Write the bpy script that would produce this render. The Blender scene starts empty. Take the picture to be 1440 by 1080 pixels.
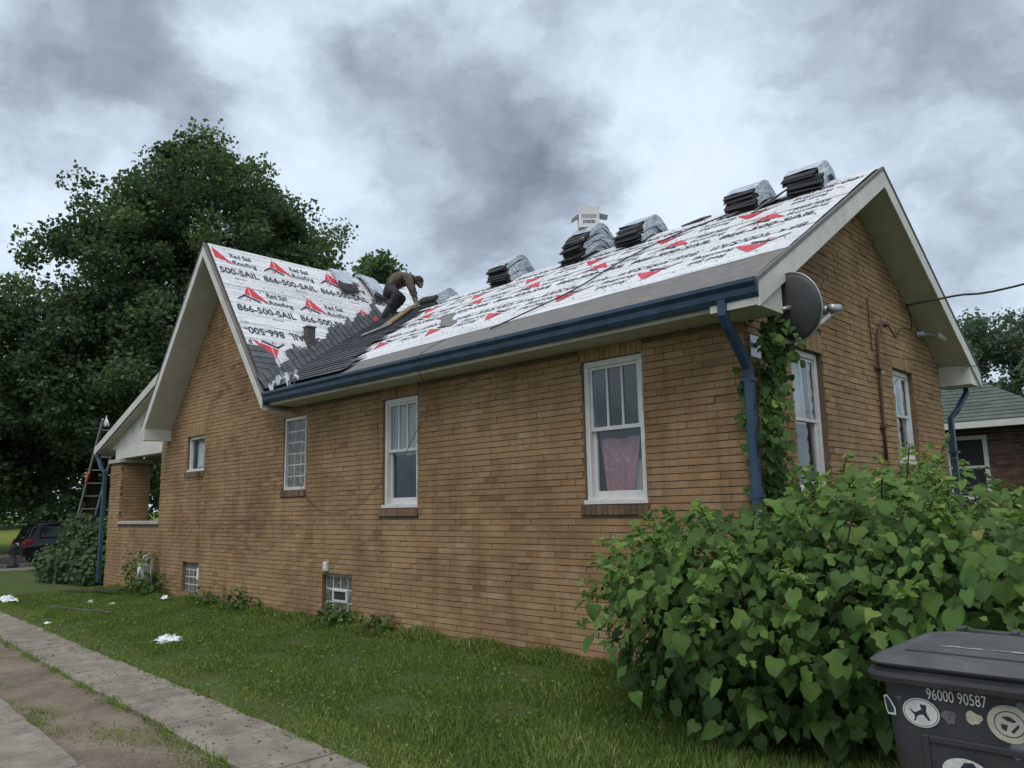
import bpy, math, random
import numpy as np
from mathutils import Vector, Matrix
random.seed(7); rng = np.random.default_rng(7)
scene = bpy.context.scene
COL = scene.collection

# ------------------------------------------------------------------ camera
cam_d = bpy.data.cameras.new('camera'); cam = bpy.data.objects.new('camera', cam_d); COL.objects.link(cam)
CAM = np.array([3.1624, -6.2377, 1.55])
FW = Vector((-0.68613, 0.70983, 0.15928)); RT = Vector((0.71679, 0.69704, -0.01863)); UP = Vector((0.12424, -0.10139, 0.98706))
m3 = Matrix((RT, UP, -FW)).transposed()
cam.matrix_world = Matrix.Translation(Vector(CAM)) @ m3.to_4x4()
cam_d.sensor_width = 36; cam_d.lens = 1082.4/1440*36; cam_d.clip_start = .05; cam_d.clip_end = 2000
scene.camera = cam

# ------------------------------------------------------------------ sky and sun
SUN_DIR = Vector((0.26, -0.42, 0.87)).normalized()
w = bpy.data.worlds.new('World'); scene.world = w; w.use_nodes = True
nt = w.node_tree; nt.nodes.clear()
def N(tree, typ, **kw):
    n = tree.nodes.new(typ)
    for k, v in kw.items(): setattr(n, k, v)
    return n
def build_sky():
    L = nt.links.new
    out = N(nt, 'ShaderNodeOutputWorld'); bg = N(nt, 'ShaderNodeBackground'); L(bg.outputs[0], out.inputs[0])
    bg.inputs['Strength'].default_value = 1.0
    sky = N(nt, 'ShaderNodeTexSky', sky_type='NISHITA', sun_disc=False)
    sky.sun_elevation = math.asin(SUN_DIR.z); sky.sun_rotation = math.atan2(SUN_DIR.x, SUN_DIR.y)
    sky.dust_density = 4.0
    tc = N(nt, 'ShaderNodeTexCoord')
    def vm(op, a, b=None):
        n = N(nt, 'ShaderNodeVectorMath', operation=op)
        for i, x in enumerate((a, b)):
            if x is None: continue
            if isinstance(x, tuple): n.inputs[i].default_value = x
            elif isinstance(x, (int, float)): n.inputs[3 if op == 'SCALE' else i].default_value = x
            else: L(x, n.inputs[i])
        return n.outputs[1] if op in ('LENGTH', 'DISTANCE', 'DOT_PRODUCT') else n.outputs[0]
    def mt(op, a, b=None, clamp=False):
        n = N(nt, 'ShaderNodeMath', operation=op, use_clamp=clamp)
        for i, x in enumerate((a, b)):
            if x is None: continue
            if isinstance(x, (int, float)): n.inputs[i].default_value = x
            else: L(x, n.inputs[i])
        return n.outputs[0]
    D = vm('NORMALIZE', tc.outputs['Generated'])
    sep = N(nt, 'ShaderNodeSeparateXYZ'); L(D, sep.inputs[0])
    zc = mt('ADD', mt('MAXIMUM', sep.outputs[2], 0.0), 0.55)
    cmb = N(nt, 'ShaderNodeCombineXYZ')
    L(mt('DIVIDE', sep.outputs[0], zc), cmb.inputs[0]); L(mt('DIVIDE', sep.outputs[1], zc), cmb.inputs[1])
    def noise(vec, sc, det, ro, dist):
        n = N(nt, 'ShaderNodeTexNoise'); L(vec, n.inputs['Vector'])
        n.inputs['Scale'].default_value = sc; n.inputs['Detail'].default_value = det
        n.inputs['Roughness'].default_value = ro; n.inputs['Distortion'].default_value = dist
        return n
    nw = noise(cmb.outputs[0], 4.6, 9, .58, .0)
    warp = vm('SCALE', vm('SUBTRACT', nw.outputs[1], (.5, .5, .5)), .30)
    Dw = vm('ADD', D, warp)
    cw = vm('ADD', cmb.outputs[0], vm('SCALE', warp, .9))
    n1 = noise(cw, 3.0, 9, .56, .0)
    n2 = noise(cw, 8.0, 7, .55, .0)
    v = mt('ADD', mt('MULTIPLY', mt('SUBTRACT', n1.outputs[0], .5), 1.15), mt('MULTIPLY', mt('SUBTRACT', n2.outputs[0], .5), .42))
    v = mt('ADD', v, .57)
    # cloud banks of this sky: direction, angular radius, dark(-)/bright(+)
    for d, r, a in (((-.655, .605, .43), .27, -.31), ((-.60, .66, .42), .20, -.16), ((-.72, .50, .50), .15, -.16), ((-.862, .195, .467), .24, -.24), ((-.189, .869, .458), .22, -.30),
                    ((-.807, .295, .53), .20, -.16), ((-.463, .706, .56), .15, -.14), ((-.215, .943, .252), .13, -.10),
                    ((-.901, .226, .372), .18, .26), ((-.509, .715, .50), .14, .24), ((-.509, .762, .38), .20, .20), ((-.60, .55, .58), .16, .10),
                    ((-.758, .433, .50), .15, .20), ((-.237, .904, .356), .15, .12), ((-.80, .40, .38), .2, .12)):
        t = mt('SUBTRACT', 1.0, mt('DIVIDE', vm('DISTANCE', Dw, d), r), True)
        t2 = mt('MULTIPLY', mt('MULTIPLY', t, t), mt('SUBTRACT', 3.0, mt('MULTIPLY', t, 2.0)))
        v = mt('ADD', v, mt('MULTIPLY', t2, a))
    cr = N(nt, 'ShaderNodeValToRGB'); L(v, cr.inputs[0])
    e = cr.color_ramp.elements
    e[0].position = .0; e[0].color = (.105, .135, .175, 1)
    e[1].position = .98; e[1].color = (.67, .765, .855, 1)
    for pos, c in ((.34, (.275, .325, .39, 1)), (.50, (.405, .475, .56, 1)), (.68, (.55, .635, .73, 1))):
        k = e.new(pos); k.color = c
    sc = vm('SCALE', sky.outputs[0], .10)
    mx = N(nt, 'ShaderNodeMix', data_type='RGBA'); mx.inputs[0].default_value = .90
    L(sc, mx.inputs[6]); L(cr.outputs[0], mx.inputs[7])
    L(mx.outputs[2], bg.inputs[0])
build_sky()
sd = bpy.data.lights.new('sun', 'SUN'); sd.energy = 1.2; sd.angle = math.radians(40); sd.color = (1, .96, .90)
so = bpy.data.objects.new('sun', sd); COL.objects.link(so)
so.rotation_euler = SUN_DIR.to_track_quat('Z', 'Y').to_euler()
vs = scene.view_settings
vs.view_transform = 'Standard'; vs.look = 'None'; vs.gamma = 1; vs.exposure = 0.52; vs.use_curve_mapping = False

# ------------------------------------------------------------------ helpers
def tag(o, label=None, cat=None, group=None, kind=None):
    if label: o['label'] = label
    if cat: o['category'] = cat
    if group: o['group'] = group
    if kind: o['kind'] = kind
    return o
def link(name, me, mat=None, parent=None):
    o = bpy.data.objects.new(name, me); COL.objects.link(o)
    if me is not None and mat is not None and not me.materials: me.materials.append(mat)
    if parent is not None:
        o.parent = parent
        if parent.type == 'EMPTY' and parent.get('_world'): o.matrix_parent_inverse = parent_inv(parent)
    return o
def parent_inv(p):
    return (Matrix.Translation(p.location) @ p.rotation_euler.to_matrix().to_4x4()).inverted()
def empty(name, loc, label=None, cat=None, group=None, world=True, rz=0):
    """an Empty at the thing's base; world=True: children are given in world coordinates"""
    o = bpy.data.objects.new(name, None); COL.objects.link(o)
    o.location = loc; o.rotation_euler = (0, 0, rz); o.empty_display_size = .2
    if world: o['_world'] = 1
    return tag(o, label, cat, group)
def pymesh(name, V, F, smooth=False):
    me = bpy.data.meshes.new(name); me.from_pydata([tuple(map(float, v)) for v in V], [], F); me.update()
    if smooth: me.shade_smooth()
    return me
def npmesh(name, V, F, tone=None, smooth=False, uv=None):
    """V (n,3), F (m,k) uniform polygons, tone per vertex"""
    V = np.asarray(V, np.float32); F = np.asarray(F, np.int32)
    me = bpy.data.meshes.new(name); m, k = F.shape
    me.vertices.add(len(V)); me.vertices.foreach_set('co', V.ravel())
    me.loops.add(m*k); me.loops.foreach_set('vertex_index', F.ravel())
    me.polygons.add(m); me.polygons.foreach_set('loop_start', np.arange(0, m*k, k, dtype=np.int32))
    me.polygons.foreach_set('loop_total', np.full(m, k, np.int32))
    if tone is not None:
        at = me.attributes.new('tone', 'FLOAT', 'POINT'); at.data.foreach_set('value', np.asarray(tone, np.float32))
    if uv is not None:
        ul = me.uv_layers.new(name='UVMap'); ul.data.foreach_set('uv', np.asarray(uv, np.float32)[F.ravel()].ravel())
    me.update(calc_edges=True); me.validate()
    if smooth: me.shade_smooth()
    else: me.shade_flat()
    return me
BOXF = [(0, 3, 2, 1), (4, 5, 6, 7), (0, 1, 5, 4), (1, 2, 6, 5), (2, 3, 7, 6), (3, 0, 4, 7)]
class MB:
    def __init__(s): s.V = []; s.F = []
    def add(s, V, F):
        o = len(s.V); s.V += [tuple(v) for v in V]; s.F += [tuple(i+o for i in f) for f in F]; return s
    def box(s, x0, x1, y0, y1, z0, z1, P=None):
        pts = [(x0, y0, z0), (x1, y0, z0), (x1, y1, z0), (x0, y1, z0), (x0, y0, z1), (x1, y0, z1), (x1, y1, z1), (x0, y1, z1)]
        if P: pts = [P(*p) for p in pts]
        return s.add(pts, BOXF)
    def bar(s, a, b, w, h, up=(0, 0, 1)):
        a = Vector(a); b = Vector(b); d = (b-a).normalized(); u = Vector(up); r = d.cross(u).normalized(); u = r.cross(d)
        pts = []
        for c in (a, b):
            for (i, j) in ((-1, -1), (1, -1), (1, 1), (-1, 1)): pts.append(c + r*(i*w/2) + u*(j*h/2))
        return s.add(pts, [(0, 1, 2, 3), (7, 6, 5, 4), (0, 4, 5, 1), (1, 5, 6, 2), (2, 6, 7, 3), (3, 7, 4, 0)])
    def tube(s, pts, rad, n=8, cap=True):
        pts = [Vector(p) for p in pts]; rs = rad if isinstance(rad, (list, tuple)) else [rad]*len(pts)
        rings = []; prev = None
        for i, p in enumerate(pts):
            d = (pts[min(i+1, len(pts)-1)] - pts[max(i-1, 0)]).normalized()
            ref = prev if prev is not None else (Vector((0, 0, 1)) if abs(d.z) < .9 else Vector((1, 0, 0)))
            u = (ref - d*ref.dot(d)).normalized(); v = d.cross(u); prev = u
            rings.append([p + (u*math.cos(2*math.pi*k/n) + v*math.sin(2*math.pi*k/n))*rs[i] for k in range(n)])
        V = [q for r in rings for q in r]; F = []
        for i in range(len(pts)-1):
            for k in range(n): F.append((i*n+k, i*n+(k+1) % n, (i+1)*n+(k+1) % n, (i+1)*n+k))
        if cap: F += [tuple(range(n-1, -1, -1)), tuple((len(pts)-1)*n+k for k in range(n))]
        return s.add(V, F)
    def prism(s, poly, off):
        """3D polygon extruded by vector off"""
        n = len(poly); V = [Vector(p) for p in poly] + [Vector(p)+Vector(off) for p in poly]
        F = [tuple(range(n-1, -1, -1)), tuple(range(n, 2*n))] + [(i, (i+1) % n, (i+1) % n+n, i+n) for i in range(n)]
        return s.add(V, F)
    def lathe(s, prof, c, n=24, axis='z'):
        V = []; F = []
        for r, h in prof:
            for k in range(n):
                a = 2*math.pi*k/n
                V.append((c[0]+r*math.cos(a), c[1]+r*math.sin(a), c[2]+h))
        for i in range(len(prof)-1):
            for k in range(n): F.append((i*n+k, i*n+(k+1) % n, (i+1)*n+(k+1) % n, (i+1)*n+k))
        F += [tuple(range(n-1, -1, -1)), tuple((len(prof)-1)*n+k for k in range(n))]
        return s.add(V, F)
    def mesh(s, name, smooth=False): return pymesh(name, s.V, s.F, smooth)
    def build(s, name, mat, parent=None, smooth=False, bevel=0):
        o = link(name, s.mesh(name, smooth), mat, parent)
        if bevel:
            b = o.modifiers.new('bevel', 'BEVEL'); b.width = bevel; b.segments = 2; b.limit_method = 'ANGLE'; b.angle_limit = math.radians(40)
        return o

# ------------------------------------------------------------------ materials
def newmat(name):
    m = bpy.data.materials.new(name); m.use_nodes = True; t = m.node_tree
    return m, t, t.nodes['Principled BSDF'], t.links.new
def tnoise(t, vec, sc, det=4, ro=.55, dist=0):
    n = N(t, 'ShaderNodeTexNoise'); n.inputs['Scale'].default_value = sc; n.inputs['Detail'].default_value = det
    n.inputs['Roughness'].default_value = ro; n.inputs['Distortion'].default_value = dist
    if vec is not None: t.links.new(vec, n.inputs['Vector'])
    return n.outputs[0]
def ramp(t, fac, stops):
    r = N(t, 'ShaderNodeValToRGB'); t.links.new(fac, r.inputs[0]); e = r.color_ramp.elements
    e[0].position, e[0].color = stops[0][0], (*stops[0][1], 1); e[1].position, e[1].color = stops[-1][0], (*stops[-1][1], 1)
    for p, c in stops[1:-1]: k = e.new(p); k.color = (*c, 1)
    return r.outputs[0]
def mixc(t, fac, a, b, mode='MIX'):
    m = N(t, 'ShaderNodeMix', data_type='RGBA', blend_type=mode)
    for s, x in ((0, fac), (6, a), (7, b)):
        if isinstance(x, (int, float)): m.inputs[s].default_value = x
        elif isinstance(x, tuple): m.inputs[s].default_value = (*x, 1)
        else: t.links.new(x, m.inputs[s])
    return m.outputs[2]
def math_(t, op, a, b=None, clamp=False):
    n = N(t, 'ShaderNodeMath', operation=op, use_clamp=clamp)
    for i, x in enumerate((a, b)):
        if x is None: continue
        if isinstance(x, (int, float)): n.inputs[i].default_value = x
        else: t.links.new(x, n.inputs[i])
    return n.outputs[0]
def bump(t, bsdf, h, s, d=.01):
    b = N(t, 'ShaderNodeBump'); b.inputs['Strength'].default_value = s; b.inputs['Distance'].default_value = d
    t.links.new(h, b.inputs['Height']); t.links.new(b.outputs[0], bsdf.inputs['Normal'])
def geo_pos(t): return N(t, 'ShaderNodeNewGeometry').outputs['Position']
def attr(t, name):
    a = N(t, 'ShaderNodeAttribute'); a.attribute_name = name; return a.outputs['Fac']
def plain(name, col, rough=.6, var=.18, sc=6, bs=.15, bsc=60, metal=0, dirt=None, spec=.5):
    """painted or raw surface: colour with large soft wear and fine relief"""
    m, t, b, L = newmat(name); p = geo_pos(t)
    n = tnoise(t, p, sc, 6, .6); dark = tuple(c*(1-var*1.6) for c in col); lite = tuple(min(1, c*(1+var)) for c in col)
    c = ramp(t, n, [(.3, dark), (.7, lite)])
    if dirt:
        d = ramp(t, tnoise(t, p, dirt[1], 7, .65, .4), [(dirt[2], (0, 0, 0)), (dirt[2]+.16, (1, 1, 1))])
        c = mixc(t, d, c, dirt[0])
    L(c, b.inputs['Base Color']); b.inputs['Roughness'].default_value = rough; b.inputs['Metallic'].default_value = metal
    b.inputs['Specular IOR Level'].default_value = spec
    if bs: bump(t, b, tnoise(t, p, bsc, 5, .6), bs, .01)
    return m
def brick_mat(name, ramp_stops, src):
    m, t, b, L = newmat(name); p = geo_pos(t)
    if src == 'obj': f = N(t, 'ShaderNodeObjectInfo').outputs['Random']
    else: f = attr(t, 'tone')
    c = ramp(t, f, ramp_stops)
    g = tnoise(t, p, 90, 4, .7); c = mixc(t, .55, c, ramp(t, g, [(.3, (.55, .5, .45)), (.7, (1.25, 1.25, 1.25))]), 'MULTIPLY')
    st = ramp(t, tnoise(t, p, 1.1, 6, .6, .5), [(.36, (.70, .67, .66)), (.60, (1.08, 1.06, 1.04))])
    c = mixc(t, .75, c, st, 'MULTIPLY')
    st2 = ramp(t, tnoise(t, p, .45, 7, .68, .8), [(.40, (.80, .76, .74)), (.56, (1.03, 1.03, 1.02))])
    c = mixc(t, .8, c, st2, 'MULTIPLY')
    mp = N(t, 'ShaderNodeMapping'); L(p, mp.inputs[0]); mp.inputs['Scale'].default_value = (2.6, 2.6, .28)
    c = mixc(t, .55, c, ramp(t, tnoise(t, mp.outputs[0], 1.4, 6, .66, .3), [(.36, (.66, .63, .62)), (.50, (1, 1, 1)), (.72, (1.07, 1.07, 1.08))]), 'MULTIPLY')
    sp = ramp(t, tnoise(t, p, 38, 3, .6), [(.62, (1, 1, 1)), (.72, (.6, .52, .46))])
    c = mixc(t, .6, c, sp, 'MULTIPLY')
    L(c, b.inputs['Base Color']); b.inputs['Roughness'].default_value = .88; b.inputs['Specular IOR Level'].default_value = .25
    bump(t, b, tnoise(t, p, 130, 5, .7), .45, .006)
    return m
BUFF = [(0, (.255, .162, .092)), (.02, (.30, .192, .105)), (.10, (.345, .224, .120)), (.5, (.362, .238, .129)), (.92, (.380, .253, .140)), (.98, (.400, .278, .165)), (1, (.425, .305, .19))]
M_brick_o = brick_mat('buff_brick', BUFF, 'obj'); M_brick_a = brick_mat('buff_brick_field', BUFF, 'attr')
SOLD = [(0, (.14, .094, .064)), (.5, (.19, .130, .086)), (1, (.24, .165, .11))]
M_soldier = brick_mat('weathered_sill_brick', SOLD, 'obj')
RED = [(0, (.07, .042, .034)), (.5, (.120, .070, .055)), (1, (.17, .105, .082))]
M_redbrick = brick_mat('dark_red_brick', RED, 'attr')
M_mortar = plain('buff_mortar', (.17, .12, .078), .95, .2, 5, .5, 120, dirt=((.10, .072, .05), 2.5, .55))
M_mortar_n = plain('grey_mortar', (.36, .33, .30), .95)
M_cream = plain('cream_paint', (.59, .57, .51), .55, .10, 4, .12, 30, dirt=((.38, .34, .27), 5, .60))
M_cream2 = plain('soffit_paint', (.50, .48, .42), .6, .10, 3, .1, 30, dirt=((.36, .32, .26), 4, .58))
M_white = plain('old_white_paint', (.62, .61, .58), .5, .08, 7, .25, 60, dirt=((.45, .43, .38), 9, .62))
M_blue = plain('blue_painted_metal', (.028, .062, .112), .45, .25, 5, .08, 30, dirt=((.07, .10, .13), 7, .66))
M_deck = plain('roof_deck_edge', (.10, .085, .07), .9)
M_felt = plain('grey_membrane', (.175, .168, .16), .9, .12, 7, .5, 160)
M_stone = plain('grey_stone', (.40, .37, .33), .85, .15, 6, .4, 50)
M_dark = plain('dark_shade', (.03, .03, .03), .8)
M_int = plain('interior_plaster', (.22, .20, .18), .9)
M_conc = plain('driveway_concrete', (.25, .220, .178), .9, .22, 3, .6, 70, dirt=((.160, .135, .105), 5, .50))
def add_cracks(m):
    t = m.node_tree; b = t.nodes['Principled BSDF']; src = b.inputs['Base Color'].links[0].from_socket; p = geo_pos(t)
    wv = N(t, 'ShaderNodeVectorMath', operation='ADD'); nn = N(t, 'ShaderNodeTexNoise'); nn.inputs['Scale'].default_value = 3; nn.inputs['Detail'].default_value = 6; t.links.new(p, nn.inputs['Vector'])
    sc_ = N(t, 'ShaderNodeVectorMath', operation='SCALE'); sc_.inputs[3].default_value = .5; t.links.new(nn.outputs[1], sc_.inputs[0]); t.links.new(p, wv.inputs[0]); t.links.new(sc_.outputs[0], wv.inputs[1])
    vo = N(t, 'ShaderNodeTexVoronoi', feature='DISTANCE_TO_EDGE'); vo.inputs['Scale'].default_value = .42; t.links.new(wv.outputs[0], vo.inputs['Vector'])
    c = mixc(t, ramp(t, vo.outputs['Distance'], [(.0012, (.7, .7, .7)), (.0035, (0, 0, 0))]), src, (.09, .078, .06))
    c = mixc(t, .8, c, ramp(t, tnoise(t, p, 70, 3, .7), [(.30, (.6, .6, .58)), (.5, (1, 1, 1)), (.75, (1.22, 1.2, 1.18))]), 'MULTIPLY')
    t.links.new(c, b.inputs['Base Color'])
add_cracks(M_conc)
M_pipe = plain('rusty_conduit', (.105, .052, .040), .6, .3, 12)
M_grey = plain('galvanised_metal', (.42, .43, .44), .42, .12, 20, metal=.6)
M_black = plain('black_cable', (.018, .018, .02), .6)
M_dish = plain('dish_grey_paint', (.072, .076, .078), .5, .12, 8)
M_paper = plain('white_plastic_scrap', (.80, .81, .83), .45, .06, 12)
M_wood = plain('brown_board', (.25, .165, .095), .8, .25, 10)
M_greyboard = plain('grey_board', (.30, .29, .28), .8, .15, 12)
M_ink = plain('black_ink', (.022, .026, .045), .6, 0, 5, 0)
M_redink = plain('red_ink', (.60, .022, .04), .5, .08, 5, 0)
M_alu = plain('ladder_aluminium', (.24, .24, .235), .5, .15, 12, metal=.5)
M_orange = plain('orange_sticker', (.65, .10, .04), .6)
M_cloth_pink = plain('pink_curtain_cloth', (.52, .23, .27), .9, .12, 9, dirt=((.62, .50, .50), 18, .55))
M_cloth_white = plain('white_curtain_cloth', (.62, .61, .58), .9, .08, 9)
M_carton = plain('white_carton', (.66, .66, .65), .7, .06, 14)
def mat_glass():
    m, t, b, L = newmat('window_glass'); t.nodes.remove(b)
    out = t.nodes['Material Output']; tr = N(t, 'ShaderNodeBsdfTransparent'); tr.inputs[0].default_value = (.86, .89, .88, 1)
    gl = N(t, 'ShaderNodeBsdfGlossy'); gl.inputs['Roughness'].default_value = .03; gl.inputs[0].default_value = (.9, .95, 1, 1)
    lw = N(t, 'ShaderNodeLayerWeight'); lw.inputs[0].default_value = .5; fr = math_(t, 'ADD', math_(t, 'MULTIPLY', math_(t, 'POWER', lw.outputs['Facing'], 5.0), .9), .045, True)
    p = geo_pos(t); bp = N(t, 'ShaderNodeBump'); bp.inputs['Strength'].default_value = .08; L(tnoise(t, p, 3, 2), bp.inputs['Height']); L(bp.outputs[0], gl.inputs['Normal'])
    mx = N(t, 'ShaderNodeMixShader'); L(fr, mx.inputs[0]); L(tr.outputs[0], mx.inputs[1]); L(gl.outputs[0], mx.inputs[2]); L(mx.outputs[0], out.inputs[0])
    return m
M_glass = mat_glass()
def mat_block():
    m, t, b, L = newmat('glass_block'); p = geo_pos(t)
    c = ramp(t, tnoise(t, p, 9, 3, .5, 1.5), [(.3, (.07, .072, .062)), (.55, (.15, .152, .132)), (.75, (.28, .28, .25))])
    L(c, b.inputs['Base Color']); b.inputs['Roughness'].default_value = .12; b.inputs['Specular IOR Level'].default_value = .7
    wv = N(t, 'ShaderNodeTexWave'); wv.inputs['Scale'].default_value = 14; wv.inputs['Distortion'].default_value = 6; L(p, wv.inputs[0])
    bump(t, b, wv.outputs[1], .25, .01)
    return m
M_block = mat_block()
def mat_sheet(name='white_underlayment'):
    m, t, b, L = newmat(name); uv = N(t, 'ShaderNodeUVMap').outputs[0]
    mp = N(t, 'ShaderNodeMapping'); L(uv, mp.inputs[0]); mp.inputs['Scale'].default_value = (14, 75, 1)
    fine = tnoise(t, mp.outputs[0], 1.6, 2, .5)                                   # lines of fine print
    mp2 = N(t, 'ShaderNodeMapping'); L(uv, mp2.inputs[0]); mp2.inputs['Scale'].default_value = (.35, 15, 1)
    band = tnoise(t, mp2.outputs[0], 1.0, 1, .4)
    msk = math_(t, 'MULTIPLY', ramp(t, fine, [(.53, (0, 0, 0)), (.58, (1, 1, 1))]), ramp(t, band, [(.49, (0, 0, 0)), (.53, (1, 1, 1))]))
    base = ramp(t, tnoise(t, uv, 2.5, 5, .6), [(.3, (.66, .67, .69)), (.7, (.80, .80, .81))])
    c = mixc(t, math_(t, 'MULTIPLY', msk, .75), base, (.05, .055, .075))
    L(c, b.inputs['Base Color']); b.inputs['Roughness'].default_value = .5
    mp3 = N(t, 'ShaderNodeMapping'); L(uv, mp3.inputs[0]); mp3.inputs['Scale'].default_value = (1.2, 9, 1); mp3.inputs['Rotation'].default_value = (0, 0, .12)
    bump(t, b, tnoise(t, mp3.outputs[0], 1.5, 5, .6, .4), .9, .06)
    return m
M_sheet = mat_sheet()
def mat_shingle():
    m, t, b, L = newmat('charcoal_shingle'); p = geo_pos(t)
    f = N(t, 'ShaderNodeObjectInfo').outputs['Random']
    c = ramp(t, f, [(0, (.075, .082, .092)), (.5, (.090, .098, .109)), (1, (.110, .119, .130))])
    c = mixc(t, .7, c, ramp(t, tnoise(t, p, 9, 5, .6), [(.35, (.6, .6, .62)), (.7, (1.25, 1.25, 1.25))]), 'MULTIPLY')
    L(c, b.inputs['Base Color']); b.inputs['Roughness'].default_value = .85; bump(t, b, tnoise(t, p, 260, 3, .7), .6, .006)
    return m
M_shingle = mat_shingle()
def mat_bundle(name, stops, rough, spec):
    m, t, b, L = newmat(name); tc = N(t, 'ShaderNodeTexCoord').outputs['Object']; r = N(t, 'ShaderNodeObjectInfo').outputs['Random']
    mp = N(t, 'ShaderNodeMapping'); L(tc, mp.inputs[0]); mp.inputs['Scale'].default_value = (2, 2.6, 30)
    cm = N(t, 'ShaderNodeCombineXYZ'); L(r, cm.inputs[0]); L(r, cm.inputs[2]); L(cm.outputs[0], mp.inputs['Location'])
    n = tnoise(t, mp.outputs[0], 3.0, 5, .65, .8)
    L(ramp(t, n, stops), b.inputs['Base Color']); b.inputs['Roughness'].default_value = rough; b.inputs['Specular IOR Level'].default_value = spec
    bump(t, b, n, .6, .02)
    return m
M_wrap = mat_bundle('shingle_wrapper_film', [(.30, (.07, .08, .09)), (.40, (.22, .26, .29)), (.50, (.42, .48, .53)), (.64, (.74, .78, .82))], .32, .6)
M_core = mat_bundle('bundled_shingles', [(.3, (.022, .024, .026)), (.7, (.075, .078, .082))], .85, .3)
def leaf_mat(name, stops, trans=.35, rough=.5, spec=.4, src='attr'):
    m, t, b, L = newmat(name)
    f = attr(t, 'tone') if src == 'attr' else N(t, 'ShaderNodeObjectInfo').outputs['Random']
    c = ramp(t, f, stops)
    c = mixc(t, .45, c, ramp(t, tnoise(t, geo_pos(t), 22, 3, .6), [(.3, (.7, .7, .7)), (.7, (1.25, 1.25, 1.25))]), 'MULTIPLY')
    L(c, b.inputs['Base Color']); b.inputs['Roughness'].default_value = rough; b.inputs['Specular IOR Level'].default_value = spec
    tr = N(t, 'ShaderNodeBsdfTranslucent'); L(mixc(t, 1.0, c, (1.25, 1.35, .7), 'MULTIPLY'), tr.inputs[0])
    mx = N(t, 'ShaderNodeMixShader'); mx.inputs[0].default_value = trans
    L(b.outputs[0], mx.inputs[1]); L(tr.outputs[0], mx.inputs[2]); L(mx.outputs[0], t.nodes['Material Output'].inputs[0])
    return m
BUSHC = [(0, (.026, .058, .014)), (.4, (.064, .128, .028)), (.75, (.112, .196, .042)), (.95, (.195, .27, .06)), (1, (.28, .27, .08))]
BUSHO = [(0, (.042, .092, .021)), (.5, (.076, .148, .032)), (.9, (.122, .206, .044)), (1, (.19, .245, .065))]
M_leaf_bush = leaf_mat('heart_leaf', BUSHC, .32, .6, .22); M_leaf_bush_o = leaf_mat('heart_leaf_single', BUSHO, .32, .6, .22, src='obj')
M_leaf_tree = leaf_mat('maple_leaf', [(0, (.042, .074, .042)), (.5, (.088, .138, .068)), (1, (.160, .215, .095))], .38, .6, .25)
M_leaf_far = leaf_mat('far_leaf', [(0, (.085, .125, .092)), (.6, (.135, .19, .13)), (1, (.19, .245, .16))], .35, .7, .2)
M_leaf_small = leaf_mat('small_leaflet', [(0, (.07, .13, .025)), (.6, (.14, .24, .045)), (1, (.25, .33, .07))], .35)
M_grass = leaf_mat('grass_blade', [(0, (.058, .094, .018)), (.45, (.122, .186, .040)), (.8, (.200, .260, .066)), (1, (.36, .33, .16))], .3, .6, .2)
M_bark = plain('bark', (.055, .042, .032), .95, .3, 8, .8, 30)
M_stem = plain('green_stem', (.09, .085, .035), .8)
def ground_mat(name, a, b_, c_, s1, s2, bs=.6):
    m, t, b, L = newmat(name); p = geo_pos(t)
    c = ramp(t, tnoise(t, p, s1, 7, .65, .3), [(.32, a), (.52, b_), (.72, c_)])
    c = mixc(t, .6, c, ramp(t, tnoise(t, p, s2, 5, .7), [(.3, (.55, .55, .55)), (.7, (1.3, 1.3, 1.3))]), 'MULTIPLY')
    L(c, b.inputs['Base Color']); b.inputs['Roughness'].default_value = .95; b.inputs['Specular IOR Level'].default_value = .15
    bump(t, b, tnoise(t, p, s2, 6, .7), bs, .03); return m
M_lawn = ground_mat('lawn_soil', (.095, .088, .048), (.078, .112, .034), (.088, .135, .038), 1.3, 45)
M_ground = ground_mat('rough_grass', (.045, .060, .02), (.060, .088, .026), (.085, .105, .035), .35, 20)
M_dirt = ground_mat('bare_dirt', (.150, .118, .084), (.235, .190, .143), (.32, .265, .205), 1.6, 40, .9)
M_asphalt = ground_mat('asphalt', (.05, .05, .05), (.06, .06, .058), (.075, .073, .07), 1, 80, .4)
M_farlawn = ground_mat('far_lawn', (.12, .155, .035), (.16, .20, .045), (.19, .225, .055), .6, 12)

# ------------------------------------------------------------------ ground
def sheet(name, pts, mat, kind='structure'):
    return tag(link(name, pymesh(name, pts, [tuple(range(len(pts)))]), mat), kind=kind)
sheet('ground', [(-400, -400, -.03), (400, -400, -.03), (400, 400, -.03), (-400, 400, -.03)], M_ground)
YR = lambda x: -3.30 - .052*x            # inner edge of the driveway
def relief(name, x0, x1, nx, f0, f1, ny, z, amp, mat, sc=2.0):
    V = []; r = np.random.default_rng(3)
    ph = r.uniform(0, 6, (12,)); fx = r.uniform(.5, 4, 12)*sc; fy = r.uniform(.5, 4, 12)*sc
    for i in range(nx+1):
        x = x0+(x1-x0)*i/nx
        for j in range(ny+1):
            y = f0(x)+(f1(x)-f0(x))*j/ny
            zz = sum(math.sin(fx[k]*x+ph[k])*math.sin(fy[k]*y+ph[(k*5) % 12]) for k in range(12))/12
            V.append((x, y, z+amp*zz*(1 if 0 < j < ny else 0)))
    F = [(i*(ny+1)+j, (i+1)*(ny+1)+j, (i+1)*(ny+1)+j+1, i*(ny+1)+j+1) for i in range(nx) for j in range(ny)]
    return tag(link(name, pymesh(name, V, F, True), mat), kind='structure')
relief('lawn', -24, 7, 90, lambda x: YR(x)-.02, lambda x: .25, 16, .0, .018, M_lawn, 1)
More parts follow.
